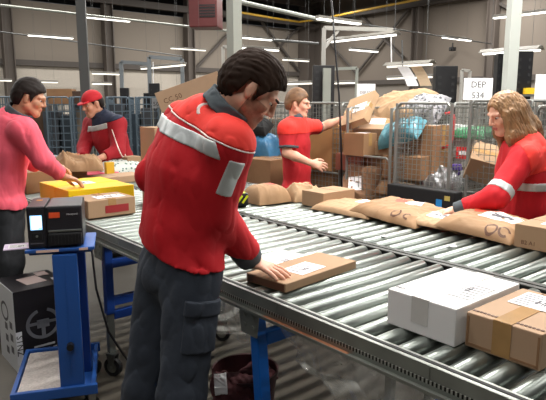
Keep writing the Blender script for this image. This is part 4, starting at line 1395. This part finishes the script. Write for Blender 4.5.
def film(label, pts, m, name='plastic_film', seed=2, group=None):
    """hanging clear sheet through a grid of control points (rows from the top edge down)"""
    r = np.random.default_rng(seed)
    A = np.array([[list(p) for p in row] for row in pts], float)
    nr, nc = A.shape[:2]; N, M = 26, 34
    vs = []
    k = r.normal(size=(5, 2)) * 9; ph = r.uniform(0, 6, 5)
    for i in range(N + 1):
        for j in range(M + 1):
            a = i / N * (nr - 1); b = j / M * (nc - 1); i0 = min(int(a), nr - 2); j0 = min(int(b), nc - 2); fa, fb = a - i0, b - j0
            fa2, fb2 = fa * fa * (3 - 2 * fa), fb
            p = (A[i0, j0] * (1 - fa2) + A[i0 + 1, j0] * fa2) * (1 - fb2) + (A[i0, j0 + 1] * (1 - fa2) + A[i0 + 1, j0 + 1] * fa2) * fb2
            w = sum(1 - 2 * abs(math.sin(k[q][0] * i / N + k[q][1] * j / M + ph[q])) for q in range(5)) / 5
            vs.append(Vector(p) + AN * .05 * w * min(1, i / 4) + Vector((0, 0, .02 * w * min(1, i / 4))))
    fs = [(i * (M + 1) + j, (i + 1) * (M + 1) + j, (i + 1) * (M + 1) + j + 1, i * (M + 1) + j + 1) for i in range(N) for j in range(M)]
    o = MB().add(vs, fs).build(name, m, smooth=True)
    mo = o.modifiers.new('thickness', 'SOLIDIFY'); mo.thickness = .0012
    return tag(o, label, 'plastic sheet', group)


FILM = see_through('clear_film', (214, 214, 208), .21, .16)
film('big clear plastic sheet slung under the near rail towards the white carton', [[S(s, .04, .775) for s in (-.02, .3, .7, 1.1)], [S(-.0, .10, .62), S(.3, .16, .50), S(.7, .12, .60), S(1.1, .1, .66)], [S(.08, .28, .55), S(.35, .36, .38), S(.7, .30, .46), S(1.1, .25, .6)], [S(.2, .55, .68), S(.4, .6, .55), S(.7, .6, .6), S(1.1, .55, .7)]], FILM)
film('clear plastic sheet sagging under the rail behind the leaning man', [[S(s, .05, .775) for s in (-.85, -.6, -.4, -.18)], [S(-.85, .10, .64), S(-.6, .14, .56), S(-.4, .14, .55), S(-.2, .1, .66)], [S(-.85, .3, .6), S(-.6, .34, .5), S(-.4, .34, .5), S(-.2, .3, .62)], [S(-.85, .6, .74), S(-.6, .6, .66), S(-.4, .6, .66), S(-.2, .6, .74)]], FILM, seed=5)
rd = MB().bbox((0, 0, .035), (.26, .18, .07), .01).build('red_tray', mat('red_plastic', (170, 34, 34), .4), None, S(-1.55, .47, 0), CONV + .2)
tag(rd, 'shallow red plastic tray on the floor under the rollers', 'tray')


# ================================================================== WIRE ROLL CAGES AND WHAT THEY HOLD
def roll_cage(label, s, t, w=.8, d=.7, h=1.65, rz=CONV, half=None, m=WIRE, z0=0.0, cell=.05, group='wire roll cages', coarse=False, name='roll_cage', wire=.0027, back=True, name_strap=None):
    """s, t: the middle of the front; the front faces the belt"""
    root = empty(name, S(s, t, z0), rz); tag(root, label, 'roll cage', group)
    zb = .16
    fb = MB().box((0, d / 2, zb), (w, d, .03))
    fb.build('base_deck', STEEL_D, root)
    for x in (-w / 2, w / 2):
        for y in (0, d):
            MB().cyl((x, y, zb), (x, y, h), .014, 8).build('upright', m, root)
    def panel(nm, a, b, top):
        a = Vector(a); b = Vector(b); L = (b - a).length; dr = (b - a) / L
        mb = MB()
        mb.tube([a + Vector((0, 0, zb + .03)), a + Vector((0, 0, top - .04)), a + dr * .04 + Vector((0, 0, top)), b - dr * .04 + Vector((0, 0, top)), b + Vector((0, 0, top - .04)), b + Vector((0, 0, zb + .03))], .011, 6)
        n = max(2, int(L / cell)); k = max(2, int((top - zb) / cell))
        nd = Vector((-dr.y, dr.x, 0)) * .003
        for i in range(1, n): p = a + dr * (L * i / n); mb.cyl(p + Vector((0, 0, zb)), p + Vector((0, 0, top)), wire, 4, cap=False)
        for i in range(1, k): z = zb + (top - zb) * i / k; mb.cyl(a + nd + Vector((0, 0, z)), b + nd + Vector((0, 0, z)), wire, 4, cap=False)
        if top > 1.0: mb.cyl(a + Vector((0, 0, top * .55)), b + Vector((0, 0, top * .55)), .009, 6)
        mb.build(nm, m, root)
    if back: panel('back_panel', (-w / 2, d, 0), (w / 2, d, 0), h)
    panel('side_panel', (-w / 2, 0, 0), (-w / 2, d, 0), h)
    panel('side_panel', (w / 2, 0, 0), (w / 2, d, 0), h)
    if half != 0: panel('front_gate', (-w / 2, 0, 0), (w / 2, 0, 0), half or h)
    for x in (-w / 2 + .06, w / 2 - .06):
        for y in (.06, d - .06):
            wm = MB().box((x, y, .135), (.06, .06, .02)).cyl((x, y - .02, .06), (x, y + .02, .06), .06, 12)
            wm.build('wheel', RUBBER, root)
    return root


def parcel(label, px, py, y, size, m=CARD, rz=0.0, rx=0.0, ry=0.0, bag=None, sticker=True, name=None, cat='box', seed=1, tape='x', group=None):
    """a parcel centred where it shows, at depth y"""
    p = at_y(px, py, y)
    if bag is not None:
        q = Mailer(size[0], size[1], size[2], seed, bag)
        q.build(label, p - Vector((0, 0, size[2] / 2)), CONV + rz, m, name=name or 'mailer_bag', rx=rx, ry=ry, cat=cat if cat != 'box' else 'mailer bag', group=group)
        if sticker: q.patch('address_label', LABEL, .1, -.1, size[0] * .35, size[1] * .35, .3)
        return q.o
    R = rot_axes(CONV + rz, rx, ry).to_matrix()
    o = carton(label, p - R @ Vector((0, 0, size[2] / 2)), size, CONV + rz, m, rx, ry, name=name or 'cardboard_box', cat=cat, tape=tape, group=group)
    if sticker: make_label(o, size[0] * .12, 0, size[2] + .0012, min(.14, size[0] * .5), min(.1, size[1] * .5), 0, lines=0)
    return o


TC = 2.78
MESH = .048
roll_cage('wire roll cage standing right behind the young man in the polo', (sx(252, 2.9) + sx(341, 2.9)) / 2, 2.9, w=sx(341, 2.9) - sx(252, 2.9), d=.75, h=1.54, cell=MESH)
TA = 2.62
cA = roll_cage('overfull wire roll cage with half gate, parcels heaped above it', (sx(348, TA) + sx(392, TA)) / 2, TA, w=sx(392, TA) - sx(348, TA), d=.8, h=1.50, half=1.08, cell=MESH)
roll_cage('tall wire roll cage set on the black platform beside the heaped cage', (sx(399, TA) + sx(454, TA)) / 2, TA - .02, w=sx(454, TA) - sx(399, TA), d=.8, h=1.54, cell=.04)
roll_cage('wire roll cage behind the fair-haired woman below the DEP 534 sign', (sx(471, TC) + sx(530, TC)) / 2, TC, w=sx(530, TC) - sx(471, TC), d=.75, h=1.56, cell=.045)
roll_cage('wire roll cage behind the fair-haired woman\'s back', (sx(537, TC) + sx(600, TC)) / 2, TC, w=sx(600, TC) - sx(537, TC), d=.75, h=1.52, cell=.045)

# black belt-edge buffer in front of the tall cage
bp = MB().bbox((0, 0, .455), (sx(464, 2.42) - sx(394, 2.42), .10, .91), .01).build('buffer_platform', BLACK_M, None, S((sx(394, 2.42) + sx(464, 2.42)) / 2, 2.42), CONV)
tag(bp, 'long low black buffer wall with blue and yellow stickers in front of the tall cage', 'buffer')
wB = sx(464, 2.42) - sx(394, 2.42)
MB().box((wB * .29, -.0515, .80), (.05, .002, .09)).build('blue_sticker', mat('blue_sticker', (40, 140, 214), .5), bp)
MB().box((wB * .40, -.0515, .86), (.045, .002, .035)).build('yellow_sticker', mat('pale_yellow_sticker', (196, 178, 96), .5), bp)
for i, (px, py) in enumerate([(395, 163), (457, 167)]):
    p = at_y(px, py, (5.0, 4.75)[i])
    sm = MB().bbox((0, 0, 0), (.07, .045, .05), .012).bbox((.02, 0, -.045), (.02, .02, .09), .006, Matrix.Rotation(.5, 3, 'Y'))
    tag(sm.build('cage_strap', PURPLE, None, p, CONV), ['purple strap buckled at the corner between heaped and tall cages', 'purple strap buckled at the tall cage corner by the crumpled silver film'][i], 'strap')

yA = 5.0
BRB = mat('brown_paper_dark', (140, 104, 76), .8, var=.15, scale=7, bump=.3, bscale=16)
# heaped above and inside the half-gate cage
parcel('beige parcel with white label held out in the young man\'s hand', 359, 111, 5.3, (.30, .36, .07), KRAFT, rz=.35, rx=.75, ry=-.4)
parcel('big pale kraft bag crowning the heap of parcels', 402, 103, 5.5, (.62, .50, .20), KRAFT, rz=.2, rx=.55, ry=-.15, bag=1.6, sticker=False, seed=41)
parcel('grey speckled film bag on top of the tall cage', 424, 104, 5.25, (.42, .32, .12), PATT, rz=.1, rx=.75, bag=1.2, sticker=False, seed=42)
parcel('turquoise film bag bulging over the tall cage corner', 403, 128, 5.0, (.42, .26, .14), TURQ, rz=.25, rx=.6, ry=-.35, bag=1.5, sticker=False, seed=43)
parcel('open-topped carton with white label at the heap\'s edge', 360, 144, 5.15, (.22, .20, .20), CARD_D, rz=.1)
parcel('carton with a label leaning at the top of the heap', 374, 128, 5.35, (.34, .26, .14), CARD_L, rz=.5, rx=.5)
parcel('small carton resting on the half gate below the turquoise bag', 388, 148, 5.15, (.22, .20, .12), CARD, rz=.08)
parcel('dark carton wedged between open carton and turquoise bag', 375, 146, 5.35, (.20, .2, .2), CARD_D, rz=.3, sticker=False)
parcel('brown paper bag slumped low inside the half-gate cage', 361, 178, 5.2, (.34, .40, .16), BRB, rz=.2, rx=1.1, bag=1.6, seed=44)
parcel('pale kraft bag standing low inside the half-gate cage', 381, 186, 5.2, (.34, .36, .14), KRAFT_D, rz=-.2, rx=1.2, bag=1.4, sticker=False, seed=45)
parcel('brown carton in the middle of the half-gate cage', 383, 166, 5.35, (.36, .3, .2), CARD_D, rz=.1)
parcel('reddish carton pressed behind the half gate bars', 357, 161, 5.5, (.30, .3, .16), mat('reddish_card', (142, 84, 66), .8), rz=.2, sticker=False)
parcel('tall brown carton inside the tall cage', 428, 150, 5.05, (.30, .34, .44), CARD_D, rz=.05)
parcel('brown carton lying low inside the tall cage', 412, 166, 5.0, (.36, .4, .20), CARD_D, rz=.15, sticker=False)
parcel('kraft bag on the floor of the tall cage', 405, 184, 5.0, (.4, .4, .16), KRAFT_D, rz=.1, bag=1.5, seed=46)
parcel('crumpled silver film bag at the tall cage front', 444, 176, 4.86, (.44, .32, .22), SILVER_F, rz=.0, rx=.5, bag=2.2, sticker=False, seed=47)
parcel('brown carton tilted on its corner by the fair-haired woman', 484, 163, 4.45, (.24, .26, .20), CARD, rz=.45, rx=.5, ry=.3, sticker=False)
parcel('white carton with red print in the cage below the DEP 534 sign', 455, 140, 5.2, (.24, .2, .28), WHITEBOX, rz=.0, sticker=False, tape=None)
parcel('second white carton low in the cage behind the woman', 474, 150, 5.1, (.26, .2, .3), mat('pale_grey_card', (182, 180, 176), .6), sticker=False, tape=None)
parcel('green film bag lying in the cage behind the woman', 476, 132, 5.0, (.36, .3, .1), mat('green_film', (52, 122, 82), .4, var=.2), bag=1.2, sticker=False, seed=48)
parcel('large plain carton inside the cage behind the young man', 328, 146, 6.0, (.46, .40, .46), mat('tan_card', (168, 122, 76), .8, var=.06), rz=.05)
parcel('blue film bag in the cage behind the leaning man\'s face', 265, 142, 6.35, (.34, .3, .3), mat('blue_film', (64, 118, 158), .3, var=.25, scale=10), rz=.3, rx=.3, bag=1.6, sticker=False, seed=49)
parcel('black bag hung in the cage beside the leaning man\'s face', 261, 124, 6.3, (.24, .2, .14), BLACK_M, rz=.3, rx=.6, bag=2.0, sticker=False, seed=50)
parcel('brown carton on the floor of the cage behind the young man', 270, 172, 6.0, (.40, .4, .3), CARD_D, rz=.1, sticker=False)
parcel('grey carton low in the cage behind the young man', 335, 176, 6.0, (.34, .4, .26), CARD_D, rz=.0, sticker=False)
rdh = MB()
P0 = at_y(449, 128, 4.88)
rdh.tube([P0 + AX * -.04 + Vector((0, 0, .12)), P0 + AX * .02 + Vector((0, 0, .13)), P0 + AX * .04 + Vector((0, 0, .09)), P0 + AX * .04 + Vector((0, 0, -.10)), P0 + AX * .01 + Vector((0, 0, -.15)), P0 + AX * -.05 + Vector((0, 0, -.17))], .014, 8)
tag(rdh.build('bent_bumper_tube', mat('red_enamel', (206, 34, 40), .35), smooth=True), 'red bent tube handle on the side of the tall cage', 'handle')
sg = MB().box((0, 0, 0), (.13, .01, .10)).build('red_sign', mat('red_sign_red', (200, 36, 40), .5), None, at_y(463, 153, 4.86), CONV)
tag(sg, 'small red sign on the cage bars below the red handle', 'sign'); MB().box((0, -.006, 0), (.07, .003, .03)).build('white_mark', LABEL, sg)

# row of blue-grey cages far behind the capped man
def back_cage(px, y, label, w=.85, m=WIRE_B, h=1.62, group='blue-grey cages along the far side'):
    p = at_y(px, 105, y); q = p - ORG
    return roll_cage(label, q.dot(AX), q.dot(AN), w=w, d=.7, h=h, m=m, cell=.10, wire=.008, rz=.15, group=group)


lbs = ['blue-grey wire cage in the far row between the pullover man and capped man', 'blue-grey wire cage in the far row behind the capped man\'s cap', 'blue-grey wire cage in the far row beside the capped man\'s shoulder',
       'blue-grey wire cage in the far row next to the 50 sign', 'blue-grey wire cage in the far row below the long tilted carton', 'blue-grey wire cage at the end of the far row behind the pullover man']
for (px, y), lb in zip([(58, 8.4), (84, 8.5), (118, 8.6), (147, 8.7), (176, 9.0), (10, 8.2)], lbs): back_cage(px, y, lb, w=.33)
FILL = [(55, 128, 8.9, 'dark grey carton inside the far cage beside the pullover man', (74, 78, 84)), (72, 132, 8.9, 'slate bag inside the far cage between the two men', (60, 70, 78)), (44, 122, 9.0, 'brown carton in the far cages near the pullover man\'s face', (104, 82, 64)),
        (84, 126, 9.0, 'beige carton inside the far cage behind the capped man', (132, 118, 102)), (118, 120, 9.1, 'dark carton inside the far cage by the capped man\'s shoulder', (58, 62, 68)), (134, 130, 9.1, 'slate blue bag inside the far cage', (70, 84, 96)), (150, 124, 9.2, 'dark grey carton inside the far cage near the tall carton', (66, 68, 72)), (172, 126, 9.4, 'grey carton in the far cage behind the leaning man', (80, 82, 84)), (20, 124, 8.6, 'dark brown carton in the end far cage', (76, 60, 50))]
for i, (px, py, y, lb, c) in enumerate(FILL):
    parcel(lb, px, py + 14, y, (.22, .40, .95), mat('card_%d' % i, c, .8, var=.15, scale=6), rz=-CONV + .15, sticker=False, tape=None)
# a darker second rank of loaded cages fills the hall behind
LEFT = ['beyond the pullover man', 'between the pullover and capped men', 'beyond the capped man', 'beyond the 50 sign', 'beyond the tilted long carton']
RIGHT = ['beyond the leaning man\'s chin', 'beyond the young man\'s polo', 'beyond the young man\'s raised arm', 'beyond the heaped parcels', 'beyond the tall cage', 'beyond the fair-haired woman']
LOADC = [(96, 78, 62), (70, 66, 64), (118, 92, 68), (62, 70, 78), (132, 108, 82), (128, 96, 66), (92, 88, 84), (84, 72, 62), (120, 98, 78), (104, 84, 66), (150, 146, 140)]
for i in range(11):
    if i < 5:
        p = at_y(34 + 36 * i, 105, 11.5 + .17 * i); q = p - ORG; s_, t_, rz_ = q.dot(AX), q.dot(AN), .1
    else:
        s_, t_, rz_ = -5.45 + .9 * (i - 5), 4.2, CONV
    o_ = (LEFT + RIGHT)[i]
    w_ = .62 if i < 5 else .8
    roll_cage('loaded wire cage in the deeper rank ' + o_, s_, t_, w=w_, d=.65, h=1.5, m=WIRE, cell=.11, wire=.006, rz=rz_, group='deeper rank of cages')
    base_ = S(s_, t_, .18); yv = Vector((-math.sin(rz_), math.cos(rz_), 0))
    carton('stacked load filling the deeper-rank cage ' + o_, base_ + yv * .325, (w_ - .14, .48, 1.12), rz_, mat('load_%d' % i, LOADC[i], .85, var=.3, scale=7), tape=None, seam=False)

lc = parcel('long carton lying tilted on the far cages behind the leaning man', 190, 92, 8.2, (.92, .30, .28), CARD_L, rz=-CONV + .1, ry=-.34, sticker=False, tape=None)
print_on(lc, 'CC 50', .1, -.25, -.1512, .13, INK_B, 'front')
wb_ = parcel('brown wooden crate on top of the far cages by the pullover man', 62, 96.5, 8.75, (.36, .36, .22), CARD_D, rz=-CONV + .15, sticker=False, tape=None)
wb2 = parcel('dark brown crate on the far cages beside the red cap', 77, 98, 8.8, (.20, .36, .2), mat('dark_wood', (74, 54, 42), .7), rz=-CONV + .15, sticker=False, tape=None)

# ================================================================== POSTS, FRAMES, SIGNS AND LAMPS
def post(label, px, y, w, d, m, top=HALL, name='steel_post', rz=.1, cat='post', kind=None):
    p = at_y(px, 100, y)
    o = MB().box((0, 0, top / 2), (w, d, top)).box((0, 0, .01), (w * 2, d * 2, .02)).build(name, m, None, (p.x, p.y, 0), rz)
    return tag(o, label, cat, kind=kind)


post('dark grey steel post rising behind the red cap to the roof', 86, 7.0, .105, .12, DARKPOST, rz=.2)
p2 = post('thick pale grey steel post behind the leaning man\'s head', 235, 6.0, .11, .11, GREYPOST, rz=.75)
post('pale grey steel post beside the DEP 534 sign rising to the roof', 508, 5.6, .10, .10, mat('pale_post', (178, 182, 176), .5), rz=.1)


def gauge(label, px, y, w, top, px2=None):
    """black slotted dunnage guide on a grey upright"""
    p = at_y(px, 100, y)
    r = empty('slotted_guide', (p.x, p.y, 0), .05); tag(r, label, 'guide post', 'black slotted guides')
    MB().bbox((0, 0, top / 2), (w, .10, top), .006).build('channel', BLACK, r)
    mb = MB()
    z = 1.0
    while z < top - .06: mb.box((-w * .3, -.051, z), (w * .14, .004, .03)).box((w * .3, -.051, z), (w * .14, .004, .03)); z += .075
    mb.build('slots', mat('slot_grey', (44, 44, 46), .6), r)
    return r


for px, y, w, top, lb in [(323, 7.0, .26, 1.98, 'black slotted guide above the young man\'s outstretched arm'), (444, 6.6, .25, 1.95, 'black slotted guide above the tall cage'), (498, 6.3, .10, 2.06, 'narrow black slotted guide at the DEP 534 sign\'s edge'), (520, 6.0, .17, 2.06, 'black slotted guide above the fair-haired woman'),
                          (125, 9.6, .14, 1.78, 'black slotted guide in the far row above the capped man\'s shoulder'), (155, 9.8, .17, 1.86, 'black slotted guide in the far row above the 50 sign'), (147, 9.9, .10, 1.70, 'low black slotted guide in the far row beside the 50 sign')]:
    gauge(lb, px, y, w, top)


gp = at_y(326.5, 100, 6.85)
tag(MB().box((0, 0, .97), (.09, .06, 1.94)).build('steel_post', GREYPOST, None, (gp.x, gp.y, 0), .05), 'short pale steel upright in front of the black guide by the young man\'s arm', 'post')


def sign(label, px, py, y, w, h, rows, size=.08, rz=.05, m=None, hang=True, top=None, ink=None):
    p = at_y(px, py, y)
    r = MB().bbox((0, 0, 0), (w, .008, h), .002).build('hanging_sign', m or LABEL, None, p, rz)
    tag(r, label, 'sign')
    for k, tx_ in enumerate(rows):
        if tx_: print_on(r, tx_, size, 0, -.0045, h * .5 - h * (k + .62) / len(rows), ink or INK, 'front')
    mb = MB()
    for x in (-w * .4, w * .4): mb.cyl((x, .012, -(p.z) if not hang else -h / 2), (x, .012, h / 2 if not hang else (top or 2.6) - p.z), .006 if not hang else .003, 6)
    mb.build('support_rod' if not hang else 'hanger_wire', GREYPOST, r)
    return r


sign('white sign reading DEP 534 above the wire cages', 478, 89, 5.7, .29, .21, ['DEP', '534'], .085, hang=False)
s2 = sign('plain white sign behind the fair-haired woman beside the yellow tape roll', 545, 87, 5.4, .19, .23, [], .07, hang=False)
sign('pale sign with faint print above the heaped parcels', 366, 91, 6.2, .20, .15, ['DEP 537'], .038, hang=False, ink=INK_G)
sign('small grey sign reading 50 in the far row of cages', 156, 103, 8.2, .12, .14, ['50'], .085, m=mat('sign_grey', (150, 154, 158), .5), hang=False)
yt = MB().cyl((0, 0, -.03), (0, 0, .03), .085, 20).build('tape_roll', mat('yellow_tape', (226, 184, 36), .4), None, at_y(532, 91, 5.9), 0)
pst2 = at_y(532, 91, 5.9)
tag(yt, 'yellow tape roll on a rack behind the fair-haired woman', 'tape roll')
sh = MB().box((0, 0, pst2.z - .045), (.34, .2, .02))
for x in (-.15, .15): sh.box((x, 0, (pst2.z - .055) / 2), (.03, .03, pst2.z - .055))
tag(sh.build('stand_rack', DARKPOST, None, (pst2.x, pst2.y, 0), .05), 'dark narrow stand carrying the yellow tape roll', 'stand')


NLAMP = [0]


def lamp(label, x1, y1, x2, y2, y, along='n', w=.09, m=None, shade=False, body=True):
    """a batten lamp whose two ends show at the two places; y is the depth of its middle"""
    a = at_y((x1 + x2) / 2, (y1 + y2) / 2, y)
    d = AN if along == 'n' else AX
    # length from the columns its ends show at
    def px_of(p): return 273 + FPX * p.x / (p.y * math.cos(PITCH) - (p.z - CAMZ) * math.sin(PITCH))
    k = (px_of(a + d * .2) - px_of(a - d * .2)) / .4
    L = min(2.6, abs((x2 - x1) / k))
    r = empty('batten_lamp', a, math.atan2(d.y, d.x)); tag(r, label, 'lamp', 'batten lamps under the roof')
    mb = MB()
    if shade: mb.plate([(-w, 0), (-w * .3, .036), (w * .3, .036), (w, 0), (w, .005), (w * .3, .042), (-w * .3, .042), (-w, .005)], 0, -L / 2, L / 2)
    else: mb.bbox((0, 0, .02), (L, w * .7, .035), .006)
    mb.build('housing', LAMPBODY, r)
    MB().bbox((0, 0, -.008), (L * .97, w * (.62 if not shade else .45), .022), .008).build('tube', m or TUBE, r)
    mb = MB()
    for x in (-L * .35, L * .35): mb.cyl((x, 0, .05), (x, 0, HALL - a.z), .0018, 4)
    mb.build('hanger_wire', DARKPOST, r)
    return r


for a in [('long bright lamp crossing behind the dark steel post', 78, 15.5, 131, 22.5, 13.2, 'n', .12),
          ('bright lamp high above the pullover man', 28, 35, 74, 38.5, 12.6, 'n', .11),
          ('pale lamp low on the wall line beside the pullover man\'s hair', 33, 81, 58, 83, 13.0, 'n', .08, TUBE_D),
          ('pale lamp at the hall\'s end past the pullover man', 0, 80, 12, 81, 13.0, 'n', .08, TUBE_D),
          ('lamp just left of centre between the far frame and the grey post', 171, 47, 206, 51.5, 14.5, 'n', .11, TUBE_D),
          ('cool bright lamp just above the leaning man\'s hair', 243, 36.5, 272, 41, 11, 'n', .10),
          ('thick pale lamp touching the leaning man\'s hair', 243, 47, 279, 51, 9.5, 'n', .10),
          ('lamp right of the leaning man\'s forehead', 283, 58.5, 309, 62, 11.5, 'n', .09, TUBE_D),
          ('large bright lamp at the top above the frame post', 318, 17.5, 361, 24.5, 8.0, 'n', .11),
          ('lamp under the right arm of the tall frame', 350, 48.5, 378, 52.5, 11.0, 'n', .10),
          ('short bright lamp in the open wall area above the DEP 534 sign', 443, 37, 471, 40.8, 12.0, 'n', .11),
          ('white lamp on the far frame by the hanging cord', 140, 69.5, 184, 64, 10.0, 'd', .08, TUBE_D),
          ('pale lamp behind the dark post above the red cap', 92, 73, 120, 74.5, 11.5, 'n', .07, TUBE_D),
          ('pale lamp between the dark post and the far frame', 92, 83, 112, 84.5, 12, 'n', .07, TUBE_D),
          ('pale lamp above the long tilted carton', 158, 93, 180, 91, 11, 'd', .07, TUBE_D),
          ('pale lamp beside the thick grey post', 196, 83, 222, 81, 10.5, 'd', .07, TUBE_D),
          ('warm lamp low behind the young man\'s hair', 284, 85, 312, 82, 9.5, 'd', .11, TUBE_D),
          ('pale lamp behind the small frame right of the young man', 335, 84, 354, 81.5, 9.5, 'd', .11, TUBE_D),
          ('pale lamp behind the hanging paper sheets', 386, 79, 432, 76, 9.0, 'd', .07, TUBE_D),
          ('long bright lamp crossing the pale post near the roof', 492, 17.5, 548, 12, 8.5, 'd', .10)]:
    lamp(*a)
lamp('shaded lamp slung under the tall frame\'s arm', 328, 42.5, 395, 33.5, 7.2, 'd', .09, None, True)
lamp('shaded lamp from which two paper sheets hang', 386, 67, 432, 63, 6.6, 'd', .08, TUBE_D, True)
lamp('shaded bright lamp crossing in front of the pale post', 481, 55, 540, 48, 6.2, 'd', .08, None, True)

# rails the lamps hang along
for i, (a, b, lb) in enumerate([((-20, 3, 13.0), (228, 31, 17.0), 'long grey lamp rail running over the dark post'), ((-20, 29, 12.8), (182, 56, 17.0), 'thin dark conduit running above the pullover man'),
                ((272, 40, 11.5), (318, 43.5, 13.0), 'dark lamp rail right of the leaning man\'s hair'), ((361, 24, 8.5), (492, 44, 14), 'thin conduit running above the wall towards the DEP 534 sign'), ((240, 2, 12), (330, 22, 14), 'steel cable tray high beside the grey post')]):
    tag(MB().cyl(at_y(*a), at_y(*b), (.03, .016, .03, .012, .05)[i], 8).build('lamp_rail', GREYPOST if i in (0, 4) else DARKPOST), lb, 'rail')

# papers hung from the shaded lamp
for i, (x1, y1, x2, y2) in enumerate([(399, 66, 413, 86), (412, 65, 426, 86)]):
    a = at_y(x1 + 3, y1, 6.55); b = at_y(x2, y2, 6.45)
    n_ = 6; vs = []; wv = AX * .075
    for k in range(n_ + 1):
        p = a.lerp(b, k / n_) + AN * .02 * math.sin(k / n_ * PI)
        vs += [p - wv, p + wv]
    o = MB().add(vs, [(2 * k, 2 * k + 1, 2 * k + 3, 2 * k + 2) for k in range(n_)]).build('paper_sheet', [LABEL, mat('manila_paper', (210, 186, 156), .6)][i])
    o.modifiers.new('thickness', 'SOLIDIFY').thickness = .002
    tag(o, ['white paper strip hanging from the shaded lamp', 'manila paper strip hanging from the shaded lamp beside the white one'][i], 'paper')


def frame(label, px1, px2, ytop, y, m, arm=None, diag=True, w=.05, y2=None):
    """a tall work-station frame: two posts and a top bar"""
    a = at_y(px1, ytop[0], y); b = at_y(px2, ytop[1], y2 or y)
    r = empty('station_frame', (a.x, a.y, 0)); tag(r, label, 'frame', 'station frames')
    o = r.location
    def bar(nm, p, q, ww=w): return MB().cyl(p - o, q - o, ww * .7, 4).build(nm, m, r)
    bar('post', Vector((a.x, a.y, 0)), a); bar('top_bar', a, b)
    if arm is None: bar('post', Vector((b.x, b.y, 0)), b)
    if diag:
        bar('diagonal_brace', a.lerp(b, .0) - Vector((0, 0, .25)) * 1.0, a.lerp(b, .22), w * .7)
    return r


frame('tall pale frame whose arm carries the shaded lamp', 324, 392, (28, 30), 7.3, mat('pale_frame', (168, 166, 160), .5), arm=1, y2=7.6)
frame('small grey frame beside the pale lamp right of the young man', 333, 357, (69, 68), 8.4, GREYPOST, diag=False, w=.04)
frame('grey frame in the far row above the capped man', 121, 149, (62, 64), 10.2, mat('frame_grey_blue', (120, 126, 130), .5), diag=False, w=.06)
frame('second grey frame in the far row reaching towards the grey post', 149, 182, (57, 59), 9.9, mat('frame_grey_blue', (120, 126, 130), .5), diag=False, w=.06)
frame('slim pale frame close to the thick grey post', 223, 232, (47, 46), 9.0, mat('pale_frame', (168, 166, 160), .5), diag=False, w=.05)
frame('slim grey frame left of the DEP 534 sign', 462, 470, (70, 71), 6.4, mat('pale_frame', (168, 166, 160), .5), diag=False, w=.03)

# red unit heater near the roof
ht = empty('unit_heater', at_y(206, 13, 13.0), CONV + .75); tag(ht, 'dark red unit heater hung high beside the thick grey post', 'heater')
HR = mat('heater_red', (84, 24, 24), .5, var=.06)
MB().bbox((0, 0, 0), (.62, .6, .66), .02).build('casing', HR, ht)
MB().box((.1, -.305, .0), (.34, .02, .26)).build('outlet', BLACK_M, ht)
mb = MB()
for k in range(4): mb.box((.1, -.318, -.09 + .06 * k), (.33, .012, .012))
mb.build('louvre', HR, ht)
mb = MB()
for x in (-.25, .25): mb.cyl((x, 0, .3), (x, 0, HALL - ht.location.z), .012, 6)
mb.build('hanger_rod', DARKPOST, ht)

# drooping black cable and cords
cb = MB().tube([at_y(331, -8, 4.95), at_y(335, 45, 4.93), at_y(339, 95, 4.9), at_y(341, 140, 4.9), at_y(342, 196, 4.9)], .008, 6)
tag(cb.build('power_cable', BLACK, smooth=True), 'long black cable hanging straight down past the young man\'s arm', 'cable')
for i, (x, y0, y1, y, lb) in enumerate([(153, 62, 93, 9.9, 'white pull cord hanging from the far frame'), (391, 34, 66, 7.2, 'white pull cord hanging from the shaded lamp\'s end'), (402, 40, 66, 6.6, 'thin cord holding the lamp with paper sheets')]):
    tag(MB().cyl(at_y(x, y0, y), at_y(x + .5, y1, y), .008, 6).build('pull_cord', LABEL if i < 2 else DARKPOST), lb, 'cord')
cam2 = MB().bbox((0, 0, 0), (.14, .2, .12), .02).cyl((0, -.14, -.0), (0, -.09, 0), .045, 12).box((0, 0, .12), (.03, .03, .14)).build('wall_camera', BLACK, None, on_wall2(452.5, 49, .35), CONV)
tag(cam2, 'small black camera box on the wall above the tall cage', 'camera')
